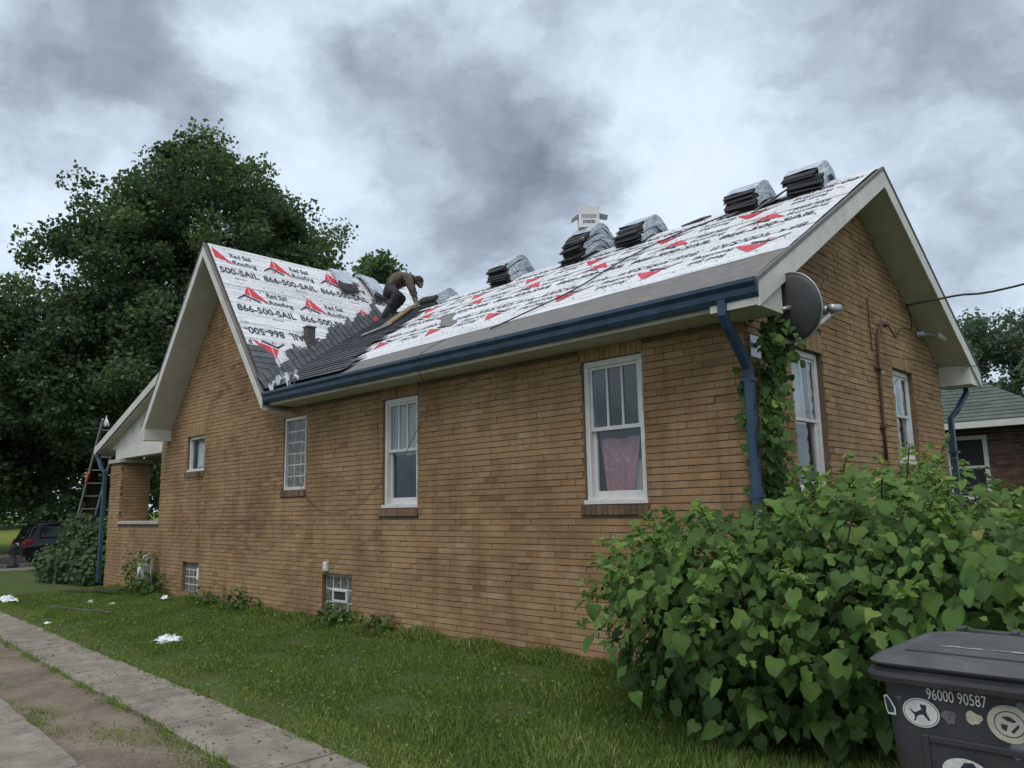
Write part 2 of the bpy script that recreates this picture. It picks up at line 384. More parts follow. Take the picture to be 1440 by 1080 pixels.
sheet('side_yard', [(.0, .25, -.004), (7, .25, -.004), (7, 30, -.004), (-9, 30, -.004), (-9, 6, -.004), (0, 6, -.004)], M_lawn)
relief('dirt_strip', -24, 4, 140, lambda x: YR(x)-1.36, lambda x: YR(x)-.52, 10, -.012, .022, M_dirt, 3)
drive = tag(link('driveway', pymesh('driveway', [(-24, YR(-24)-2.1, -.022), (6, YR(6)-2.1, -.022), (6, YR(6), -.022), (-24, YR(-24), -.022)], [(0, 1, 2, 3)]), M_dirt), kind='structure')
def slab(x0, x1, a, b, dz):
    mb = MB(); n = 7; top = []; j = lambda: random.uniform(-.012, .012)
    xs = [x0+.008+(x1-x0-.016)*i/n for i in range(n+1)]
    P = [(x, YR(x)-a+j(), .016+dz) for x in xs] + [(x, YR(x)-b+j(), .016+dz) for x in reversed(xs)]
    mb.prism([Vector(p)-Vector((0, 0, .09)) for p in P], (0, 0, .09))
    mb.build('slab', M_conc, drive, bevel=.008)
for k in range(14):
    x1 = 3.2-1.52*k; slab(x1-1.52, x1, .02+random.uniform(-.01, .01), .60+random.uniform(-.015, .015), random.uniform(-.006, .006))
    x1 = 3.7-1.52*k; slab(x1-1.52, x1, 1.27+random.uniform(-.015, .015), 1.90, random.uniform(-.006, .006))
# the street at the front of the house
sheet('street', [(-33, -60, -.018), (-26, -60, -.018), (-26, 60, -.018), (-33, 60, -.018)], M_asphalt)
kb = MB(); kb.box(-26, -25.82, -60, 60, -.03, .09); tag(kb.build('kerb', M_conc, bevel=.02), kind='structure')
kb = MB(); kb.box(-33.2, -33, -60, 60, -.03, .09); tag(kb.build('kerb', M_conc, bevel=.02), kind='structure')
kb = MB(); kb.box(-25.0, -23.7, -60, 60, -.03, .012); tag(kb.build('pavement', M_conc), kind='structure')
sheet('far_lawn', [(-33.2, -60, -.01), (-33.2, 60, -.01), (-90, 60, 1.9), (-90, -60, 1.9)], M_farlawn)

# ------------------------------------------------------------------ house geometry
W = 5.874; YM = W/2; OV = .5; XO = .379
ZR = 5.414; KM = .597; ZE = ZR-KM*(YM+OV)               # main roof
GC = -10.03; ZG = 6.377; KG = 1.29; XL = -12.72          # cross gable
zmain = lambda y: ZR-KM*abs(y-YM)
zcross = lambda x: ZG-KG*abs(x-GC)
XV0 = GC+(ZG-ZE)/KG; XV1 = GC+(ZG-ZR)/KG                # valley foot / head
ZS = 3.20                                                # soffit / wall top
house = empty('brick_house', (-6, 0, 0), 'buff brick bungalow with stripped roof half covered in white printed underlayment', 'house')
PY = lambda u, v, d: (u, -d, v)
PX = lambda u, v, d: (d, u, v)
PN = lambda u, v, d: (u, 10-d, v)
CH = .068; BL = .205; HJ = .0035; BJ = .009
def lay(u0, u1, v0, v1, lim, holes, seed=0):
    """running bond: list of (u0,u1,v0,v1,proud,full)"""
    r = random.Random(seed); out = []; n = int((v1-v0)/CH)
    for c in range(n):
        a = v0+c*CH; b = a+CH-BJ
        lo, hi = lim(b) if lim else (u0, u1)
        lo = max(lo, u0); hi = min(hi, u1)
        if hi-lo < .05: continue
        x = u0 - (BL+HJ)*(.5 if c % 2 else 0) + r.uniform(-.012, .012)
        while x < hi:
            segs = [(max(x, lo), min(x+BL, hi))]
            for (h0, h1, g0, g1) in holes:
                if b > g0+.012 and a < g1-.012:
                    ns = []
                    for s in segs:
                        if s[1] <= h0 or s[0] >= h1: ns.append(s)
                        else:
                            if s[0] < h0-.02: ns.append((s[0], h0-.003))
                            if s[1] > h1+.02: ns.append((h1+.003, s[1]))
                    segs = ns
            for s in segs:
                if s[1]-s[0] > .025: out.append((s[0], s[1], a, b, r.gauss(0, .0026), abs(s[1]-s[0]-BL) < 1e-4))
            x += BL+HJ
    return out
def joined_bricks(name, bricks, P, mat, parent, depth=.06, seed=1):
    r = np.random.default_rng(seed); n = len(bricks); B = np.array([b[:5] for b in bricks])
    V = np.zeros((n, 8, 3)); idx = [(0, 2, 0), (1, 2, 0), (1, 3, 0), (0, 3, 0), (0, 2, 1), (1, 2, 1), (1, 3, 1), (0, 3, 1)]
    jit = r.normal(0, .0018, (n, 8))
    for k, (iu, iv, d) in enumerate(idx):
        V[:, k, 0] = B[:, iu]; V[:, k, 1] = B[:, iv]; V[:, k, 2] = np.where(d, B[:, 4]+jit[:, k], -depth)
    Pm = np.array([P(*p) for p in V.reshape(-1, 3)])
    F = (np.arange(n)[:, None, None]*8+np.array(BOXF)[None]).reshape(-1, 4)
    tone = np.repeat(r.random(n), 8)
    return tag(link(name, npmesh(name, Pm, F, tone), mat, parent), kind='stuff')

# openings: (u0,u1,v0,v1)
WA = (-1.852, -1.099, 1.570, 3.048); WB = (-5.315, -4.580, 1.579, 3.033); WC = (-7.927, -7.272, 1.89, 3.026)
WD = (-11.521, -10.780, 2.337, 3.002); WE = (-6.737, -5.988, .101, .655); WF = (-11.498, -10.801, .14, .69)
G1 = (.95, 1.70, 1.62, 3.08); G2 = (3.86, 4.62, 2.0, 3.20)
RL = .205
def surround(o, head=True, sill=True):
    h = []
    if head: h.append((o[0]-.02, o[1]+.02, o[3], min(o[3]+RL, 9)))
    if sill: h.append((o[0]-.05, o[1]+.03, o[2]-.105, o[2]))
    return h
holes_y = [WA, WB, WC, WD, WE, WF]; trim_y = []
for o, hd, sl in ((WA, 1, 1), (WB, 1, 1), (WC, 1, 1), (WD, 1, 1), (WE, 0, 0), (WF, 0, 0)): trim_y += surround(o, hd, sl)
holes_x = [G1, G2]; trim_x = surround(G1) + surround(G2)
def lim_y(v):
    lo, hi = XL, 0.0
    if v > ZS-.06: hi = GC+(ZG-.16-v)/KG if v > ZS+.02 else -7.4
    if v > 3.0: lo = max(XL, GC-(ZG-.16-v)/KG)
    return lo, hi if v <= ZS-.06 else min(hi, -7.4)
def lim_x(v):
    if v < ZS: return .066, W-.066
    d = (v+.16-ZR)/-KM
    return max(.066, YM-d), min(W-.066, YM+d)
by = lay(XL, 0, -.06, 6.3, lim_y, holes_y+trim_y, 3)
bx = lay(.066, W-.066, -.06, 5.3, lim_x, holes_x+trim_x, 4)
# mortar backing: grid of cells round the openings
def backing(name, P, u0, u1, v0, v1, holes, tops, d=-.012, back=-.16):
    mb = MB(); us = sorted({u0, u1, *[h[0] for h in holes], *[h[1] for h in holes]}); vs_ = sorted({v0, v1, *[h[2] for h in holes], *[h[3] for h in holes]})
    q = lambda a, b, c, e: mb.add([P(*a), P(*b), P(*c), P(*e)], [(0, 1, 2, 3)])
    for i in range(len(us)-1):
        for j in range(len(vs_)-1):
            cu = (us[i]+us[i+1])/2; cv = (vs_[j]+vs_[j+1])/2
            if any(h[0] < cu < h[1] and h[2] < cv < h[3] for h in holes): continue
            q((us[i], vs_[j], d), (us[i+1], vs_[j], d), (us[i+1], vs_[j+1], d), (us[i], vs_[j+1], d))
    for h in holes:
        for a, b in (((h[0], h[2]), (h[0], h[3])), ((h[0], h[3]), (h[1], h[3])), ((h[1], h[3]), (h[1], h[2])), ((h[1], h[2]), (h[0], h[2]))):
            q((*a, d), (*b, d), (*b, back), (*a, back))
    for poly in tops: mb.add([P(*p, d) for p in poly], [tuple(range(len(poly)))])
    return mb.build(name, M_mortar, house)
wall_y = backing('wall', PY, XL, -.012, -.3, ZS, holes_y, [[(XL+.02, ZS), (-7.5, ZS), (GC, ZG-.12)]])
wall_x = backing('wall', PX, .012, W-.012, -.3, ZS, holes_x, [[(.012, ZS), (W-.012, ZS), (W-.012, zmain(W)-.1), (YM, ZR-.1), (.012, zmain(0)-.1)]])
o = MB(); o.box(XL, XL+.15, 0.02, W, -.3, ZS+1.5); o.box(XL+.15, -.15, W-.15, W, -.3, ZS); o.box(XL+.15, -.3, .2, W-.15, .45, .5); o.build('wall', M_int, house)
o = MB(); o.box(-3.2, -3.1, .2, W-.15, .5, ZS); o.box(-6.3, -6.2, .2, W-.15, .5, ZS); o.box(-9, -8.9, .2, W-.15, .5, ZS); o.box(-3.1, -.3, 2.9, 3.0, .5, ZS)
o.box(XL+.15, -.2, .2, W-.15, ZS+.02, ZS+.06); o.build('partition', M_int, house)
# individual bricks: the 300 that show largest, the rest joined
cand = []
for k, b in enumerate(by):
    if b[5]:
        c = np.array(PY((b[0]+b[1])/2, (b[2]+b[3])/2, 0)); hid = (c[0] > -.75 and c[2] < 1.45) or c[2] > 3.1
        if not hid: cand.append((np.linalg.norm(c-CAM), 'y', k, c))
for k, b in enumerate(bx):
    if b[5]:
        c = np.array(PX((b[0]+b[1])/2, (b[2]+b[3])/2, 0)); hid = c[2] < 2.0 or c[1] < .9
        if not hid: cand.append((np.linalg.norm(c-CAM)*1.25, 'x', k, c))
cand.sort(key=lambda t: t[0]); cand = cand[:290]; pick = {(c[1], c[2]) for c in cand}
def brick_mesh(P, l, h, depth=.06):
    mb = MB(); mb.box(-l/2, l/2, -h/2, h/2, -depth, 0, P); return mb.mesh('brick')
bm_y = brick_mesh(lambda u, v, d: (u, -d, v), BL, CH-BJ); bm_x = brick_mesh(lambda u, v, d: (d, u, v), BL, CH-BJ)
bm_y.materials.append(M_brick_o); bm_x.materials.append(M_brick_o)
for d, ax, k, c in cand:
    b = (by if ax == 'y' else bx)[k]; ob = link('brick', bm_y if ax == 'y' else bm_x, None, wall_y if ax == 'y' else wall_x)
    ob.location = (c[0], -b[4], c[2]) if ax == 'y' else (b[4], c[1], c[2])
    ob.rotation_euler = (random.gauss(0, .006), random.gauss(0, .004), random.gauss(0, .006))
joined_bricks('brickwork', [b for k, b in enumerate(by) if ('y', k) not in pick], PY, M_brick_a, wall_y, seed=11)
joined_bricks('brickwork', [b for k, b in enumerate(bx) if ('x', k) not in pick], PX, M_brick_a, wall_x, seed=12)

# ------------------------------------------------------------------ windows
def rowlock(P, u0, u1, v0, v1, parent, proud, slope=0):
    n = max(3, round((u1-u0)/.0677)); s = (u1-u0)/n
    for i in range(n):
        mb = MB(); pr = proud+random.gauss(0, .0015)
        mb.box(u0+i*s+.003, u0+(i+1)*s-.004, v0+.004, v1-.006, -.10, pr, P); mb.build('brick', M_soldier if slope else M_brick_o, parent)
def frame_rect(mb, P, u0, u1, v0, v1, w, d0, d1, wb=None, wt=None):
    wb = wb or w; wt = wt or w
    mb.box(u0, u0+w, v0, v1, d0, d1, P); mb.box(u1-w, u1, v0, v1, d0, d1, P)
    mb.box(u0+w, u1-w, v0, v0+wb, d0, d1, P); mb.box(u0+w, u1-w, v1-wt, v1, d0, d1, P)
def pane(P, u0, u1, v0, v1, d, parent):
    mb = MB(); mb.box(u0, u1, v0, v1, d-.004, d, P); return mb.build('pane', M_glass, parent)
def double_hung(P, o, muntins, out=-.035, fw=.06, label=None, meet=.52):
    u0, u1, v0, v1 = o; mb = MB(); frame_rect(mb, P, u0+.003, u1-.003, v0+.003, v1-.003, fw, -.15, out)
    mb.box(u0-.012, u1+.012, v0+.002, v0+.045, out+.002, out+.045, P)                       # wooden sill nose
    wn = mb.build('window', M_white, house, bevel=.004)
    if label: wn['label'] = label
    a, b, c, e = u0+fw, u1-fw, v0+fw, v1-fw; mid = c+(e-c)*meet
    s = MB(); frame_rect(s, P, a, b, mid-.02, e, .035, -.085, out-.020, .04); 
    us = s.build('sash', M_white, wn, bevel=.003)
    for i in range(1, muntins+1):
        x = a+.035+(b-a-.07)*i/(muntins+1); q = MB(); q.box(x-.011, x+.011, mid+.02, e-.035, -.08, out-.024, P); q.build('muntin', M_white, wn)
    s = MB(); frame_rect(s, P, a, b, c, mid+.018, .04, -.13, -.09, .075); s.build('sash', M_white, wn, bevel=.003)
    pane(P, a+.035, b-.035, mid+.02, e-.035, -.072, wn); pane(P, a+.04, b-.04, c+.075, mid-.022, -.11, wn)
    return wn
wn = double_hung(PY, WA, 2, label='wide white sash window with three tall upper panes'); rowlock(PY, WA[0]-.05, WA[1]+.03, WA[2]-.105, WA[2], wn, .022, 1); rowlock(PY, WA[0]-.02, WA[1]+.02, WA[3], ZS-.01, wn, .001)
wn = double_hung(PY, WB, 2, label='white sash window with pale curtain behind its upper panes'); rowlock(PY, WB[0]-.05, WB[1]+.03, WB[2]-.105, WB[2], wn, .022, 1); rowlock(PY, WB[0]-.02, WB[1]+.02, WB[3], ZS-.01, wn, .001)
def block_window(P, o, nu, nv, frame, label, skip=()):
    u0, u1, v0, v1 = o; mb = MB()
    if frame: frame_rect(mb, P, u0+.003, u1-.003, v0+.003, v1-.003, frame, -.14, -.02)
    f = frame or .012; du = (u1-u0-2*f)/nu; dv = (v1-v0-2*f)/nv
    mb.box(u0+f, u1-f, v0+f, v1-f, -.14, -.066, P)
    wn = mb.build('window', M_white, house); wn['label'] = label
    for i in range(nu):
        for j in range(nv):
            if (i, j) in skip: continue
            q = MB(); q.box(u0+f+i*du+.009, u0+f+(i+1)*du-.009, v0+f+j*dv+.009, v0+f+(j+1)*dv-.009, -.12, -.06+random.gauss(0, .002), P); q.build('glass_block', M_block, wn, bevel=.006)
    return wn
wn = block_window(PY, WC, 3, 6, .045, 'tall glass block window in white frame'); rowlock(PY, WC[0]-.05, WC[1]+.03, WC[2]-.105, WC[2], wn, .022, 1); rowlock(PY, WC[0]-.02, WC[1]+.02, WC[3], ZS-.01, wn, .001)
wn = block_window(PY, WE, 4, 3, 0, 'basement glass block window with a small white vent', skip=((1, 1), (2, 1)))
s = MB(); u0 = WE[0]+.012+.182; v0 = WE[2]+.012+.178; frame_rect(s, PY, u0, u0+.36, v0, v0+.176, .03, -.10, -.045); s.build('vent_frame', M_white, wn, bevel=.003); q = MB(); q.box(u0+.03, u0+.33, v0+.03, v0+.146, -.066, -.060, PY); q.build('vent_dark_plate', M_dark, wn); pane(PY, u0+.03, u0+.33, v0+.03, v0+.146, -.07, wn)  # near-black plate stands in for the unlit space behind the vent
wn = block_window(PY, WF, 4, 4, 0, 'basement glass block window nearest the porch')
s = MB(); s.box(WF[1]-.17, WF[1]-.03, .38, .58, -.058, -.045, PY); s.build('sticker', M_paper, wn)
mb = MB(); u0, u1, v0, v1 = WD; frame_rect(mb, PY, u0+.003, u1-.003, v0+.003, v1-.003, .05, -.15, -.05); mb.box(u0, u1, v0, v0+.04, -.06, .0, PY)
wn = mb.build('window', M_white, house, bevel=.004); wn['label'] = 'small square attic-height window beside the porch'
pane(PY, u0+.05, u1-.05, v0+.05, v1-.05, -.10, wn); s = MB(); frame_rect(s, PY, u0+.052, u1-.052, v0+.052, v1-.052, .035, -.13, -.105); s.build('sash', M_dark, wn)
rowlock(PY, WD[0]-.05, WD[1]+.03, WD[2]-.105, WD[2], wn, .022, 1); rowlock(PY, WD[0]-.02, WD[1]+.02, WD[3], WD[3]+RL, wn, .002)
for o, lb, mu in ((G1, 'tall white sash window behind the climbing vine', 1), (G2, 'narrow white sash window under the eave end', 2)):
    wn = double_hung(PX, o, mu, label=lb, out=-.06); rowlock(PX, o[0]-.05, o[1]+.03, o[2]-.105, o[2], wn, .022, 1); rowlock(PX, o[0]-.02, o[1]+.02, o[3], o[3]+RL, wn, .002)
# curtains hang inside: things of their own
def curtain(name, P, u0, u1, v0, v1, d, mat, label, folds=7, gather=0):
    n = 40; m = 10; V = []; F = []
    for j in range(m+1):
        t = j/m; v = v1+(v0-v1)*t
        for i in range(n+1):
            s = i/n; u = u0+(u1-u0)*s; u += gather*t*(u1-u0)*(.5-s)
            V.append(P(u, v+.01*math.sin(9*s), d+.022*math.sin(2*math.pi*folds*s+1.3*t+2*math.sin(3*s))*(.4+.6*t)))
    for j in range(m):
        for i in range(n): k = j*(n+1)+i; F.append((k, k+1, k+n+2, k+n+1))
    return tag(link(name, pymesh(name, V, F, True), mat), label, 'curtain')
curtain('curtain', PY, -1.76, -1.26, 1.66, 2.24, -.17, M_cloth_pink, 'pink curtain bunched in the lower half of the widest window', 5, .35)
curtain('curtain', PY, -1.50, -1.17, 1.62, 2.02, -.20, M_cloth_white, 'pale cloth beside the pink curtain in the widest window', 4, -.1)
curtain('curtain', PY, -5.26, -4.64, 2.28, 2.98, -.165, M_cloth_white, 'pale curtain filling the top half of the sash window between block windows', 6)
curtain('curtain', PY, -11.35, -10.98, 2.40, 2.95, -.165, M_cloth_white, 'pale curtain in the small square window by the porch', 5)
curtain('curtain', PX, .98, 1.66, 2.35, 3.0, -.22, M_cloth_white, 'pale curtain behind the vine covered gable window', 6)
curtain('curtain', PX, 3.92, 4.56, 2.56, 3.1, -.22, M_cloth_white, 'pale curtain in the narrow gable window', 6)

# ------------------------------------------------------------------ roof
roof = None
def roofslab(poly, th=.07, name='roof', mat=None):
    mb = MB(); mb.prism([Vector(p)-Vector((0, 0, th)) for p in poly], (0, 0, th)); return mb.build(name, mat or M_deck, house)
roof = roofslab([(XO, -OV+.06, zmain(-OV+.06)), (XO, YM, ZR), (XV1, YM, ZR), (XV0, -OV+.06, zmain(-OV+.06))])
roofslab([(XO, W+OV, ZE), (XO, YM, ZR), (XV1-.0, YM, ZR), (XV0, W+OV, ZE)], mat=M_shingle)
rr = roofslab([(GC, -OV, ZG), (GC, W+OV, ZG), (XV0, W+OV, ZE), (XV1, YM, ZR), (XV0, -OV, ZE)])
XF = -12.45
roofslab([(GC, -OV, ZG), (GC, W+OV, ZG), (XF, W+OV, zcross(XF)), (XF, -OV, zcross(XF))], mat=M_shingle)
# rakes, soffits, fascias
def rake(pa, pb, h, depth_vec, mat, name, top=.0):
    """board hanging h below the line pa-pb, thickness along depth_vec"""
    mb = MB(); a = Vector(pa)-Vector((0, 0, top)); b = Vector(pb)-Vector((0, 0, top)); d = Vector((0, 0, h))
    mb.prism([a-d, b-d, b, a], depth_vec); return mb.build(name, mat, house, bevel=.004)
# rear gable (faces +x)
for s in (-1, 1):
    ye = YM+s*(YM+OV-.03)
    rake((XO, YM, ZR+.0), (XO, ye, zmain(ye)), .21, (.026, 0, 0), M_cream, 'rake_board', .035)
    rake((XO+.004, YM, ZR+.012), (XO+.004, ye-(-s)*.03, zmain(ye+s*.03)+.012), .045, (.03, 0, 0), M_felt if s < 0 else M_shingle, 'drip_edge')
    yw = YM+s*YM
    # sloping soffit under the overhang
    mb = MB(); lo = YM+s*(YM+.12)
    mb.prism([(0.001, YM, ZR-.235), (XO, YM, ZR-.235), (XO, lo, zmain(lo)-.235), (0.001, lo, zmain(lo)-.235)], (0, 0, .02)); mb.build('soffit', M_cream2, house)
    # boxed return at the eave
    y0, y1 = sorted((yw+s*.002, ye)); mb = MB(); zt0 = zmain(y0)-.09; zt1 = zmain(y1)-.09
    mb.add([(-.05, y0, ZS-.05), (XO, y0, ZS-.05), (XO, y1, ZS-.05), (-.05, y1, ZS-.05), (-.05, y0, zt0), (XO, y0, zt0), (XO, y1, zt1), (-.05, y1, zt1)], BOXF)
    mb.build('eave_return', M_cream, house)
# long eave: soffit and fascia
mb = MB(); mb.box(XV0+.06, -.052, -OV+.12, -.001, ZS-.018, ZS); mb.build('soffit', M_cream2, house)
mb = MB(); mb.box(XV0+.05, -.052, -OV+.095, -OV+.119, ZS-.02, zmain(-OV+.1)-.08); mb.build('fascia', M_cream, house)
# cross gable rakes (front, y=-OV)
for s, xe in ((1, XV0-.0), (-1, XF)):
    rake((GC, -OV, ZG), (xe, -OV, zcross(xe)), .22, (0, -.026, 0), M_cream, 'rake_board', .03)
    rake((GC, -OV-.004, ZG+.014), (xe, -OV-.004, zcross(xe)+.014), .05, (0, -.03, 0), M_felt if s > 0 else M_shingle, 'drip_edge')
    mb = MB(); mb.prism([(GC, -.001, ZG-.26), (GC, -OV, ZG-.26), (xe, -OV, zcross(xe)-.26), (xe, -.001, zcross(xe)-.26)], (0, 0, .02)); mb.build('soffit', M_cream2, house)
zf = zcross(XF)
mb = MB(); mb.prism([(XF-.015, -OV-.02, zf-.27), (XF+.16, -OV-.02, zf-.27), (XF+.16, -OV-.02, zcross(XF+.16)-.25), (XF-.015, -OV-.02, zf-.05)], (0, OV+.015, 0)); mb.build('eave_return', M_cream, house)
mb = MB(); mb.box(XF-.3, XF+.16, -.001, .1, 3.05, zf-.272); mb.build('eave_return', M_cream, house)
# ---- sheets on the slopes
nm = Vector((0, -KM, 1)).normalized(); um = Vector((0, 1, KM)).normalized()
E0 = Vector((0, -OV, ZE))
def PM(x, t, h=0): return Vector((x, 0, 0)) + E0 + um*t + nm*h            # main slope: x, distance up from eave
nc = Vector((KG, 0, 1)).normalized(); dc = Vector((1, 0, -KG)).normalized()
def PC(s, t, h=0): return Vector((GC, -OV+s, ZG)) + dc*t + nc*h            # cross slope: s along ridge, t down
TM = (PM(0, 0)-Vector((0, YM, ZR))).length
def surf(name, PF, poly, h, mat, parent, ns=1, seed=0, wob=.0):
    """flat sheet from a (a,b) polygon: subdivided quad strips when 4 corners"""
    r = random.Random(seed); V = []; UV = []; F = []
    (a0, b0), (a1, b1), (a2, b2), (a3, b3) = poly; nu = max(1, int(ns)); nv = 6
    for j in range(nv+1):
        v = j/nv
        for i in range(nu+1):
            u = i/nu; a = (a0*(1-u)+a1*u)*(1-v)+(a3*(1-u)+a2*u)*v; b = (b0*(1-u)+b1*u)*(1-v)+(b3*(1-u)+b2*u)*v
            if j == 0: b += r.uniform(-wob, wob)
            V.append(PF(a, b, h+r.uniform(0, .005)*(0 < j < nv))); UV.append((a, b))
    for j in range(nv):
        for i in range(nu): k = j*(nu+1)+i; F.append((k, k+1, k+nu+2, k+nu+1))
    return link(name, npmesh(name, [tuple(v) for v in V], F, smooth=True, uv=UV), mat, parent)
surf('eave_membrane', PM, [(XV0+.1, .05), (XO-.005, .05), (XO-.005, .93), (XV0-.2, .72)], .006, M_felt, roof, 30)
ms = [surf('underlayment', PM, [(-7.4, .40), (XO-.006, .84), (XO-.006, 1.8), (-8.2, 1.75)], .012, M_sheet, roof, 30, 1, .012),
      surf('underlayment', PM, [(-8.2, 1.62), (XO-.006, 1.62), (XO-.006, 2.86), (-8.7, 2.86)], .019, M_sheet, roof, 30, 2, .004),
      surf('underlayment', PM, [(-8.8, 2.76), (XO-.006, 2.74), (XO-.006, TM-.005), (-9.2, TM-.005)], .026, M_sheet, roof, 30, 3, .004)]
cs = [surf('underlayment', PC, [(.05, 2.05), (3.3, 2.05), (3.3, 3.15), (.05, 3.42)], .010, M_sheet, rr, 12, 4, .003),
      surf('underlayment', PC, [(.04, 1.06), (5.5, 1.06), (5.5, 2.16), (.04, 2.16)], .017, M_sheet, rr, 16, 5, .003),
      surf('underlayment', PC, [(.04, .01), (6.8, .01), (6.8, 1.16), (.04, 1.16)], .024, M_sheet, rr, 20, 6, .003)]
# ---- printed lettering on the sheets
def text2d(body, width=None, height=None, bold=.018):
    cu = bpy.data.curves.new('print', 'FONT'); cu.body = body; cu.size = 1; cu.offset = bold; cu.resolution_u = 3
    ob = bpy.data.objects.new('print', cu); COL.objects.link(ob); bpy.context.view_layer.update()
    me = bpy.data.meshes.new_from_object(ob.evaluated_get(bpy.context.evaluated_depsgraph_get()))
    me.calc_loop_triangles()
    V = np.array([v.co[:2] for v in me.vertices]); T = np.array([t.vertices[:] for t in me.loop_triangles])
    bpy.data.objects.remove(ob); bpy.data.curves.remove(cu); bpy.data.meshes.remove(me)
    V -= V.min(0); ext = V.max(0)
    V[:, 0] *= (width/ext[0] if width else height/ext[1]); V[:, 1] *= (height/ext[1] if height else width/ext[0])
    return V, T
T_num = text2d('866-500-SAIL', 1.10, .17, .022); T_l1 = text2d('Red Sail', .40, .125, .018); T_l2 = text2d('Roofing', .46, .155, .012); T_sm = text2d('RED SAIL', .22, .035, .01)
def poly2d(pts): return np.array(pts), np.array([(0, i, i+1) for i in range(1, len(pts)-1)])
REDP = [poly2d([(.375, .0), (.265, .235), (.365, .285)]), poly2d([(.39, .01), (.385, .295), (.56, .36), (.57, .335)]), poly2d([(.39, .0), (.69, .42), (.585, .36)]), poly2d([(.60, .345), (.585, .385), (.69, .42)])]
INKP = [poly2d([(.10, .40), (.255, .262), (.30, .285), (.10, .43)]), poly2d([(.255, .262), (.52, .39), (.505, .44), (.23, .30)])]
REDS = [poly2d([(.27, .36), (.28, .36), (.28, .42), (.27, .42)]), poly2d([(.31, .37), (.345, .385), (.32, .43), (.30, .43)])]
def unit():
    ink = []; red = []
    for (V, T), (a, b) in ((T_num, (.02, .74)), (T_l1, (.70, .225)), (T_l2, (.70, .43)), (T_sm, (.62, .86))):
        Q = V.copy(); Q[:, 0] += a; Q[:, 1] = b-Q[:, 1]
        if V is T_l2[0]: Q[:, 1] += .03
        ink.append((Q, T))
    ink += INKP; red = REDP+REDS
    return ink, red
UNIT = unit()
def prints(PF, sheet_o, a0, b0, n, flip, h, amin, amax, sy, upslope):
    for k in range(n):
        for nm_, group, mat in (('telephone_print', UNIT[0][:1], M_ink), ('name_print', UNIT[0][1:4], M_ink), ('logo', UNIT[0][4:]+UNIT[1], None)):
            V = []; F = []; mi = []; off = 0
            for g, (Q, T) in enumerate(group):
                q = Q.copy(); q[:, 0] += 1.2*k; sg = -1 if flip else 1
                q = np.stack([a0+sg*q[:, 0], b0+sg*q[:, 1]*sy*(-1 if upslope else 1)], 1)
                ok = np.all((q[T][:, :, 0] > amin) & (q[T][:, :, 0] < amax), axis=1)
                if not ok.any(): continue
                V += [tuple(PF(a, b, h)) for a, b in q]; F += [tuple(int(i)+off for i in t) for t in T[ok]]; mi += [0 if g < 2 else 1]*int(ok.sum()); off += len(q)
            if not F: continue
            me = npmesh(nm_, V, F); o = link(nm_, me, mat, sheet_o)
            if nm_ == 'name_print': o['kind'] = 'stuff'
            if mat is None:
                me.materials.append(M_ink); me.materials.append(M_redink); me.polygons.foreach_set('material_index', mi)
H = .0085
prints(PC, cs[2], -.31, .10, 4, False, .024+H, .07, 3.9, 1, False)
prints(PC, cs[1], .11, 1.10, 3, False, .017+H, .07, 3.2, 1, False)
prints(PC, cs[0], 2.05, 2.98, 2, True, .010+H, .08, 1.8, 1, False)
# main slope: bottom and top sheets lie upside down, the middle one upright
prints(PM, ms[0], .3, 1.02, 6, True, .012+H, -6.5, XO-.05, 1, True)
prints(PM, ms[1], -6.9, 2.83, 6, False, .019+H, -7.2, XO-.05, 1, True)
prints(PM, ms[2], .75, 2.88, 7, True, .026+H, -7.4, XO-.05, 1, True)
def cap_nails(PF, parent, a0, a1, b0, b1, da, db, h):
    mb = MB(); r = random.Random(17); b = b0
    while b < b1:
        a = a0+r.uniform(0, da)
        while a < a1:
            c = PF(a+r.uniform(-.03, .03), b+r.uniform(-.03, .03), h); n_ = (PF(a, b, 1)-PF(a, b, 0)).normalized(); u = n_.orthogonal().normalized(); v = n_.cross(u)
            mb.prism([c+(u*math.cos(k*1.047)+v*math.sin(k*1.047))*.013 for k in range(6)], n_*.005); a += da
        b += db
    return tag(mb.build('cap_nails', M_cap, parent), kind='stuff')
M_cap = plain('plastic_nail_cap', (.33, .36, .40), .5)
cap_nails(PM, ms[0], -5.6, XO-.1, .98, 1.6, .45, .30, .018); cap_nails(PM, ms[1], -6.5, XO-.1, 1.70, 2.72, .45, .33, .025); cap_nails(PM, ms[2], -7.0, XO-.1, 2.84, TM-.1, .45, .33, .032)
cap_nails(PC, cs[2], .1, 3.6, .08, 1.1, .40, .33, .030); cap_nails(PC, cs[1], .1, 2.6, 1.2, 2.05, .40, .30, .023)
# torn grey patch and mason's line
pg = MB(); pts = [(-5.75, 2.12), (-5.42, 1.92), (-4.98, 1.46), (-4.55, 1.24), (-4.66, 1.50), (-5.0, 1.72), (-5.30, 2.16)]
pg.prism([PM(a, b, .022) for a, b in pts], nm*.006); pg.build('torn_patch', M_felt, roof)
